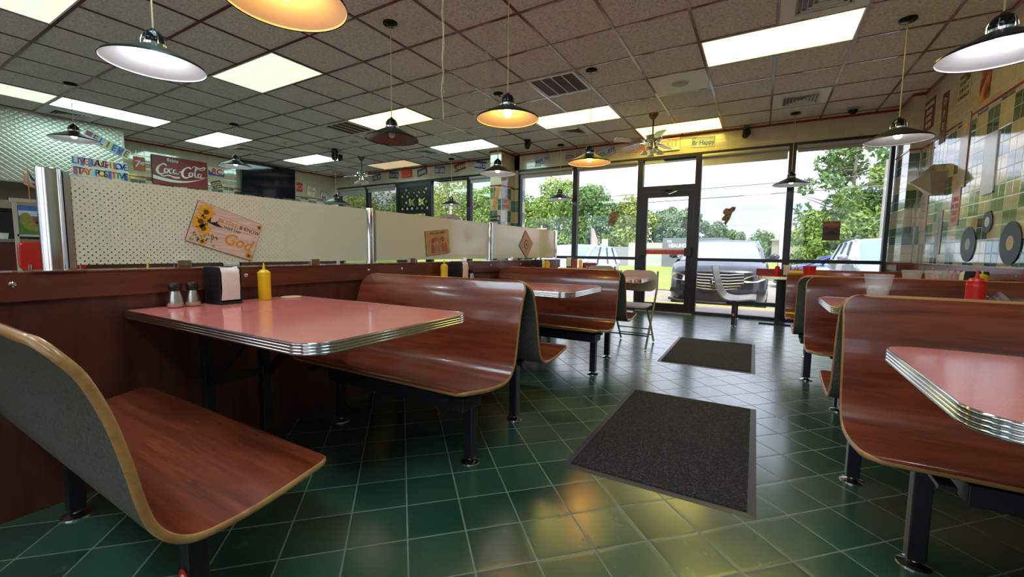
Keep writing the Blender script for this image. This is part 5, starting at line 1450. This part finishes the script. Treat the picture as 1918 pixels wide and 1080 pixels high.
# ================================================================== outdoors
GZ = -.25
struct(MB().box(-90, 60, WY+.25, 9.30, -.4, -.03).build('sidewalk', M['concrete']))
struct(MB().box(-60, 40, -60, Y0-.2, -.4, -.03).build('rear_pavement', M['concrete']))
struct(MB().box(-90, 60, 9.30, 150, GZ-.3, GZ).build('parking_lot', M['asphalt']))
o = MB().box(-60, 40, 9.30, 9.42, GZ, -.025).build('curb', M['yellow_line']); tag(o, 'yellow painted curb in front of the parked vans', 'curb')
def lawn():
    b = MB(); n = 24
    b.quad((-90, 15.0, GZ+.02), (-2.6, 15.0, GZ+.02), (-2.0, 24, GZ+.02), (-90, 24, GZ+.02)); b.quad((-90, 24, GZ+.02), (60, 24, GZ+.02), (60, 150, GZ+.9), (-90, 150, GZ+.9))
    o = b.build('lawn', M['grass']); o['kind'] = 'structure'
lawn()
for i, x in enumerate((-2.55, 1.1)):
    o = MB().box(x-.05, x+.05, 9.6, 14.2, GZ, GZ+.004).build('parking_line', M['yellow_line'])
    tag(o, ('yellow bay line left of the dark van', 'yellow bay line between the dark van and the silver wagon')[i], 'road marking', 'parking bay lines')

M['paint_dark'] = plain('navy_car_paint', (.008, .010, .018), .3, .0, coat=1, var=.05)
M['paint_silver'] = plain('silver_car_paint', (.42, .45, .52), .28, .5, coat=1, var=.04)
M['paint_blue'] = plain('blue_car_paint', (.04, .07, .30), .25, .3, coat=1)
M['paint_white'] = plain('white_car_paint', (.62, .66, .72), .25, .1, coat=1)
M['carglass'] = plain('tinted_car_glass', (.30, .42, .46), .05, .35, coat=1, var=.1, nscale=2)
M['lens'] = plain('headlight_lens', (.68, .66, .58), .08, .2, coat=1, nscale=30, var=.2)
M['darktrim'] = plain('black_car_trim', (.02, .02, .025), .4)
def car(x, y, label, paint, L=5.1, W=2.0, H=1.62, hood=.92, wb0=.95, wb1=4.0, ws0=.95, ws1=2.25, rear=4.75, rails=False, emblem=None, rz=0, grille=True, group='vehicles parked outside'):
    """front at local y=0, tail at +L; built from lofted cross sections"""
    e = thing('parked_car', (x, y, GZ), label, 'car', group, rz)
    hw = W/2
    secs = []
    # y, half width, z of sill, z of belt/shoulder, crown height above
    for yy, k, z0, z1, cr in ((0, .70, .34, hood-.26, .02), (.03, .80, .24, hood-.22, .03), (.12, .90, .20, hood-.17, .04), (.30, .955, .20, hood*.89, .05), (.6, .985, .20, hood*.94, .05), (ws0, 1, .20, hood, .04), (ws0+.5, 1, .22, hood+.02, .01), (L*.5, 1, .22, hood+.03, .01), (L*.8, 1, .22, hood+.05, .01), (L-.25, .97, .25, hood+.04, .02), (L-.05, .90, .30, hood, .02), (L, .82, .40, hood-.1, .02)):
        w = hw*k; ring = []
        ring += [(-w*.96, z0), (-w*1.0, z0+.10), (-w*1.0, (z0+z1)/2), (-w*.99, z1-.12), (-w*.95, z1-.03), (-w*.86, z1), (-w*.5, z1+cr*.8), (0, z1+cr), (w*.5, z1+cr*.8), (w*.86, z1), (w*.95, z1-.03), (w*.99, z1-.12), (w, (z0+z1)/2), (w, z0+.10), (w*.96, z0)]
        secs.append([(px, yy+.10*(abs(px)/hw)**3*(1 if yy < .5 else 0), pz) for px, pz in ring])
    m = len(secs[0]); b = MB(); vs = [p for s in secs for p in s]
    fs = [(i*m+j, i*m+j+1, (i+1)*m+j+1, (i+1)*m+j) for i in range(len(secs)-1) for j in range(m-1)]
    fs += [tuple(range(m-1, -1, -1)), tuple((len(secs)-1)*m+j for j in range(m))]
    b.add(vs, fs); body = b.build('body', paint, e, smooth=True, angle=28)
    # greenhouse: roof plus pillars, glass set in
    zb = hood-.01; ht = H; wr = hw*.76; wl = hw*.93
    def gr(yy, z, w): return [(-w, yy, z), (w, yy, z)]
    roof = MB(); rs = []
    for yy, z, k in ((ws1, ht-.06, .96), (ws1+.12, ht-.02, .99), (ws1+.7, ht, 1), (rear-.5, ht-.02, 1), (rear-.15, ht-.08, .97)):
        w = wr*k; rs.append([(-w, yy, z-.07), (-w*.97, yy, z-.02), (-w*.8, yy, z+.01), (0, yy, z+.035), (w*.8, yy, z+.01), (w*.97, yy, z-.02), (w, yy, z-.07)])
    rm = 7; roof.add([p for s in rs for p in s], [(i*rm+j, i*rm+j+1, (i+1)*rm+j+1, (i+1)*rm+j) for i in range(len(rs)-1) for j in range(rm-1)]); roof.build('roof', paint, e, smooth=True, angle=50)
    MB().add([(-wl*.93, ws0-.02, zb), (0, ws0-.10, zb+.01), (wl*.93, ws0-.02, zb), (wr*.93, ws1, ht-.055), (0, ws1-.03, ht-.035), (-wr*.93, ws1, ht-.055)], [(0, 1, 4, 5), (1, 2, 3, 4)]).build('windshield', M['carglass'], e, smooth=True)
    for s in (-1, 1):
        MB().tube([(s*wl*.955, ws0-.04, zb-.02), (s*(wl*.5+wr*.5)*.985, (ws0+ws1)/2, (zb+ht)/2+.02), (s*wr*.96, ws1, ht-.06), (s*wr*.99, ws1+.2, ht-.04)], [.045, .04, .045, .04], 8).build('pillar', paint, e, smooth=True)
        g = MB(); g.add([(s*wl, ws0+.05, zb), (s*wl, rear, zb+.03), (s*wr, rear-.25, ht-.08), (s*wr*1.0, ws1+.05, ht-.07)], [(0, 1, 2, 3) if s > 0 else (3, 2, 1, 0)]); g.build('side_window', M['carglass'], e)
        p = MB()
        for t in (.30, .60, .86):
            yb = ws0+.05+(rear-ws0-.05)*t; yt = ws1+.05+(rear-.25-ws1-.05)*max(0, t-.02)
            p.tube([(s*(wl+.003), yb, zb), (s*(wr+.003), yt, ht-.07)], .028, 6)
        p.build('door_pillar', M['darktrim'], e)
        mi = MB(); mi.ball((s*(hw+.10), ws0+.42, hood+.09), .085, sx=1.2, sy=.8, sz=.85, n=16, k=10); mi.cyl((s*(hw-.05), ws0+.45, hood+.04), (s*(hw+.06), ws0+.44, hood+.07), .03, .025); mi.build('wing_mirror', paint, e, smooth=True)
        for yy in (wb0, wb1):
            w = MB(); X = s*(hw-.12); w.cyl((X-.11, yy, .335), (X+.11, yy, .335), .335, n=36); wh = w.build('wheel', M['rubber'], e, smooth=True)
            h = MB(); h.cyl((X+s*.10, yy, .335), (X+s*.118, yy, .335), .22, .20, n=24)
            for q in range(7):
                a = 2*PI*q/7; h.box(X+s*.115, X+s*.125, yy-.02+.1*math.cos(a), yy+.02+.1*math.cos(a), .335-.02+.1*math.sin(a), .335+.02+.1*math.sin(a))
            h.build('hub', M['steel'], wh, smooth=True)
        hl = MB(); hz = hood-.93+.66; hd = hood-1.02
        pts = [(.47, .60), (.60, .57), (.80, .585), (.93, .63), (.95, .72), (.90, .745), (.74, .735), (.58, .68)]
        vs = []
        for px, pz in pts:
            X = s*px*hw; Y = float(np.interp(px, [.7, .8, .9, .955], [0, .03, .12, .30]))*.85+.10*px**3-.035; vs.append((X, Y, pz+hd))
        hl.add(vs+[(v[0], v[1]+.18, v[2]) for v in vs], [tuple(range(8)) if s < 0 else tuple(range(7, -1, -1))]+[(i, (i+1) % 8, 8+(i+1) % 8, 8+i) for i in range(8)])
        o = hl.build('headlight', M['lens'], e); MB().ball((s*.74*hw, .16, .65+hd), .05, n=14, k=8).build('reflector', M['chrome'], o, smooth=True)
        MB().add([(s*.93*hw, .10, .40), (s*.62*hw, -.012, .34), (s*.62*hw, -.012, .44), (s*.9*hw, .09, .50)], [(0, 1, 2, 3)]).build('fog_light_pocket', M['darktrim'], e)
    if grille:
        g = MB(); g.prism([(-.44*hw, hood-.64), (.44*hw, hood-.64), (.56*hw, hood-.48), (.54*hw, hood-.27), (-.54*hw, hood-.27), (-.56*hw, hood-.48)], (1, 0, 0), (0, 0, 1), 0, .09, (0, .065, 0)); gg = g.build('grille', M['darktrim'], e)
        c = MB()
        for k in range(6):
            z = hood-.61+.062*k; w = (.44+.12*min(1, k/2))*hw*.98; drop = .02*(1-k/5)
            c.tube([(-w, -.02, z+.03), (-w*.5, -.045, z), (0, -.05, z-drop*.5), (w*.5, -.045, z), (w, -.02, z+.03)], .010, 6)
        c.build('grille_bar', M['chrome'], gg, smooth=True)
        if emblem:
            q = MB(); y_ = -.075
            q.prism(rrect(.155, .13, .03, 4), (1, 0, 0), (0, 0, 1), 0, .02, (0, y_+.02, hood-.45))
            q.build('emblem_plate', M['darktrim'], gg)
            q = MB()
            q.tube([(p[0], y_-.004, hood-.45+p[1]) for p in rrect(.15, .125, .03, 4)], .007, 6, closed=True)
            for s in (-1, 1): q.tube([(s*.048, y_-.004, hood-.40), (s*.034, y_-.004, hood-.45), (s*.040, y_-.004, hood-.50)], .010, 6)
            q.tube([(-.036, y_-.004, hood-.45), (.036, y_-.004, hood-.45)], .010, 6); q.build('emblem', M['chrome'], gg, smooth=True)
    lo = MB(); lo.box(-.60*hw, .60*hw, -.012, .06, .25, .42); lo.build('lower_intake', M['darktrim'], e)
    bp = MB(); bp.tube([(-.95*hw, .16, .235), (-.7*hw, -.02, .215), (0, -.04, .205), (.7*hw, -.02, .215), (.95*hw, .16, .235)], .03, 8); bp.build('air_dam', M['darktrim'], e, smooth=True)
    for s in (-1, 1):
        MB().tube([(s*.05-.25, ws0-.12, zb+.0), (s*.05+.30*s, ws0-.02, zb+.035)], .010, 6).build('wiper', M['darktrim'], e)
    if rails:
        for s in (-1, 1): MB().tube([(s*wr*.9, ws1+.15, ht-.02), (s*wr*.9, ws1+.25, ht+.04), (s*wr*.9, rear-.5, ht+.03), (s*wr*.9, rear-.4, ht-.02)], .018, 6).build('roof_rail', M['darktrim'], e, smooth=True)
    return e
car(-.82, 10.02, 'dark navy minivan facing the window beside the exit door', M['paint_dark'], emblem=True, H=1.60, ws1=2.15, hood=1.11)
car(2.62, 10.25, 'silver wagon parked right of the dark minivan', M['paint_silver'], W=1.95, H=1.64, hood=1.12, rails=True, ws1=2.0)
car(-5.35, 10.9, 'pale sedan half hidden behind the left window mullion', M['paint_white'], W=1.85, H=1.50, hood=.86, L=4.7)
car(.55, 19.5, 'blue car parked far behind the dark minivan', M['paint_blue'], W=1.85, H=1.42, hood=.9, L=4.5, rz=-PI/2)
car(1.35, 17.0, 'grey car far behind, beside the blue one', M['paint_silver'], W=1.8, H=1.42, hood=.9, L=4.5, rz=-PI*.42)

# building across the road -------------------------------------------------
def building():
    e = thing('roadside_building', (-13.5, 60, 0), 'low grey and white building with a lettered sign seen through the door', 'building')
    e.location = (-8.55, 38, -.17); e.scale = (.633, .3, .8)
    w = plain('white_siding', (.55, .54, .54), .7); g = plain('grey_siding', (.20, .22, .26), .7)
    MB().box(-10.0, -2.6, 0, 9, 0, 2.15).build('low_wing', plain('pale_grey_siding', (.33, .35, .38), .7), e)
    MB().box(-2.6, 2.0, 0, 9, 0, 2.6).build('white_wall', w, e); MB().box(2.0, 9.8, -.3, 9, 0, 3.1).build('grey_wall', g, e)
    MB().box(-10.1, 9.9, -.4, 9.1, 3.1, 3.2).build('roof_edge', g, e) if False else None
    text('THE', .34, M['letter_white'], e, (2.85, -.32, 2.72), bold=.008); text('HEALING PLACE', .56, M['letter_white'], e, (4.75, -.33, 2.28), bold=.02, sx=.95)
    b = MB(); b.box(-6.2, -5.3, -2.2, -2.0, 0, 3.0); b.build('pylon_sign', M['letter_white'], e)
building()
e = thing('roadside_shed', (4.0, 75, 0), 'small tan shed behind the blue car', 'building')
MB().box(-2.6, 2.2, 0, 4, 0, 3.1).build('wall', plain('tan_siding', (.38, .34, .28), .8), e); MB().box(-2.8, 2.4, -.3, 4.3, 3.1, 3.35).build('roof', M['shade'], e)
# poles and wires ----------------------------------------------------------
def pole(x, y, h, r, label):
    e = thing('utility_pole', (x, y, GZ), label, 'pole', 'roadside poles')
    MB().cyl((0, 0, 0), (0, 0, h), r, r*.75, n=12).build('shaft', M['pole'], e, smooth=True)
    return e
pole(4.15, 22, 5.0, .14, 'pale pole standing beside the right window edge')
pole(1.36, 30, 3.9, .13, 'thin pole right behind the mullion between the two right windows')
pole(-28.7, 36, 7.4, .16, 'pole seen through the left wing window')
p_ = pole(-16.9, 34, 3.6, .10, 'short pole with a crossarm above the last dotted screen')
MB().box(-.5, .5, -.05, .05, 3.25, 3.35).build('crossarm', M['pole'], p_)
def flagsign(x, y, label, c):
    e = thing('feather_banner', (x, y, GZ), label, 'banner', 'roadside feather banners')
    MB().cyl((0, 0, 0), (0, 0, 2.15), .02, n=8).build('mast', M['steel'], e)
    pts = [(0, .5), (.0, 2.1), (.10, 2.05), (.22, 1.7), (.28, 1.1), (.24, .5)]
    MB().prism(pts, (1, 0, 0), (0, 0, 1), 0, .01).build('cloth', c, e)
flagsign(-5.05, 14.0, 'white and red feather banner behind the left window mullion', plain('pale_red_banner', (.66, .42, .38), .7))
flagsign(.62, 20.0, 'white feather banner beside the mullion of the right windows', plain('white_banner', (.68, .62, .60), .7))
def wire(z0, z1, y, sag, r, label, x0=-60, x1=30, y1=None):
    y1 = y if y1 is None else y1
    pts = [(x0+(x1-x0)*t/24, y+(y1-y)*t/24, z0+(z1-z0)*t/24-sag*math.sin(PI*t/24)) for t in range(25)]
    o = MB().tube(pts, r, 5).build('overhead_wire', M['black'], smooth=True); tag(o, label, 'wire', 'overhead wires')
wire(2.55, 4.75, 25, 0, .020, 'lowest thick overhead wire crossing the door glass', y1=25)
wire(3.0, 5.3, 25, 0, .016, 'second thick overhead wire above the lowest one')
wire(4.2, 4.5, 25, 0, .008, 'thin nearly level wire among the overhead wires')
wire(4.7, 5.2, 25, 0, .007, 'thin upper wire over the exit door glass')
wire(6.3, 6.2, 26, 0, .006, 'thin high wire near the window tops')
wire(2.3, 2.6, 25, 0, .006, 'thin low wire in front of the trees')

# trees --------------------------------------------------------------------
def tree(x, y, h, r, label, mi, seed, n=5200, leaf=.30, z0=GZ, sparse=False, zc0=.12, grp='trees beyond the lawn'):
    rs = np.random.RandomState(seed)
    e = thing('leafy_tree', (x, y, z0), label, 'tree', grp)
    tr = MB(); tr.cyl((0, 0, 0), (.1*r*.3, 0, h*.8), .035*h*.5, .02*h*.4, n=9)
    for k in range(7 if not sparse else 16):
        a = rs.uniform(0, 2*PI); z = h*rs.uniform(.25, .85); L = r*rs.uniform(.4, .9)
        tr.tube([(0, 0, z), (L*.5*math.cos(a), L*.5*math.sin(a), z+L*.15), (L*math.cos(a), L*math.sin(a), z+L*.35)], [.012*h*.5, .008*h*.5, .003*h*.5], 5)
    tr.build('trunk', M['bark'], e)
    nb = 26 if not sparse else 34; c = np.zeros((nb, 4))
    for i in range(nb):
        a = rs.uniform(0, 2*PI); t = rs.uniform(zc0, .95); q = rs.uniform(.1, .95)**.5*r*(math.sin(PI*min(1, max(.08, t*.85+.12)))**.6 if not sparse else (1.1-.6*t))
        c[i] = (q*math.cos(a), q*math.sin(a), t*h, r*(rs.uniform(.22, .42) if not sparse else rs.uniform(.14, .26)))
    if not sparse: c = np.vstack([c, [[0, 0, h*.5, r*.62], [0, 0, h*.3, r*.6]]])
    w = c[:, 3]**2; idx = rs.choice(len(c), n, p=w/w.sum())
    d = rs.normal(size=(n, 3)); d /= np.linalg.norm(d, axis=1)[:, None]; rad = rs.uniform(.55, 1.05, n)**.5
    ctr = c[idx, :3]+d*(c[idx, 3]*rad)[:, None]; ctr[:, 2] = np.maximum(ctr[:, 2], .15)
    u = rs.normal(size=(n, 3)); u /= np.linalg.norm(u, axis=1)[:, None]; v = np.cross(u, d+.5*rs.normal(size=(n, 3))); v /= np.linalg.norm(v, axis=1)[:, None]
    sz = (leaf*rs.uniform(.6, 1.3, n))[:, None]
    V = np.stack([ctr-u*sz, ctr-v*sz*.45, ctr+u*sz, ctr+v*sz*.45], 1).reshape(-1, 3)
    me = bpy.data.meshes.new('foliage'); me.vertices.add(4*n); me.vertices.foreach_set('co', V.ravel().astype(np.float32))
    me.loops.add(4*n); me.loops.foreach_set('vertex_index', np.arange(4*n, dtype=np.int32)); me.polygons.add(n)
    me.polygons.foreach_set('loop_start', np.arange(0, 4*n, 4, dtype=np.int32)); me.polygons.foreach_set('loop_total', np.full(n, 4, dtype=np.int32))
    me.materials.append(M['leaf'][mi]); me.update(calc_edges=True)
    o = bpy.data.objects.new('foliage', me); C.objects.link(o); o.parent = e
    return e
TR = [(-66, 50, 11.5, 6.5, 2, 'tall yellow green tree at the far left of the left wing windows'), (-57, 49, 11.8, 6, 2, 'bright tree behind the second left wing window'),
      (-49, 52, 11, 6, 0, 'tree seen below the records of the left wing door'), (-41, 50, 12.2, 6, 2, 'tall bright tree in the left wing window beside the small pendant'),
      (-34.5, 51, 9.6, 4.6, 0, 'tree just left of the tiled column'), (-27, 50, 9.4, 4.6, 0, 'tree right of the tiled column above the last screen'),
      (-22, 49, 9.4, 4.2, 0, 'tree behind the hanging small pendant and window mullion'), (-18, 50, 8.8, 4.0, 1, 'tree behind the left figure ornament'),
      (-14.2, 51, 7.0, 3.6, 2, 'reddish green tree just left of the exit door'), (-9.2, 55, 6.6, 3.4, 3, 'rounded tree seen through the exit door'),
      (-4.6, 52, 5.0, 2.0, 3, 'small round tree right of the exit door frame'), (-2.6, 54, 3.8, 1.3, 3, 'smallest distant tree above the dark minivan')]
for k, (x, y, h, r, mi, lb) in enumerate(TR): tree(x, y, h, r, lb, mi, 20+k, n=14000 if r > 4.5 else 9000, leaf=.23 if r > 3 else .16)
tree(4.1, 29.5, 8.2, 2.9, 'tall sparse tree with bare branches behind the right window', 1, 50, n=5200, leaf=.15, sparse=True, zc0=.3)
tree(2.7, 28, 3.6, 1.4, 'bright low tree left of the tall sparse one', 0, 51, n=5200, leaf=.13)
tree(3.7, 27.5, 3.2, 1.5, 'bright bushy tree behind the silver wagon', 0, 52, n=5200, leaf=.13)
tree(5.4, 28.5, 6.2, 1.9, 'dense tree at the right edge of the right window', 0, 53, n=6500, leaf=.14)
tree(2.35, 27.5, 1.95, .9, 'low shrub behind the blue car', 0, 54, n=3200, leaf=.10)
for k, (x, h) in enumerate(((.5, 3.2), (5.5, 3.4), (10, 3.2))):
    tree(x, 80, h+.9, 3.6, ('distant low woods above the blue car', 'distant low woods right of the shed', 'distant low woods far right')[k], 1, 60+k, n=2600, leaf=.35)
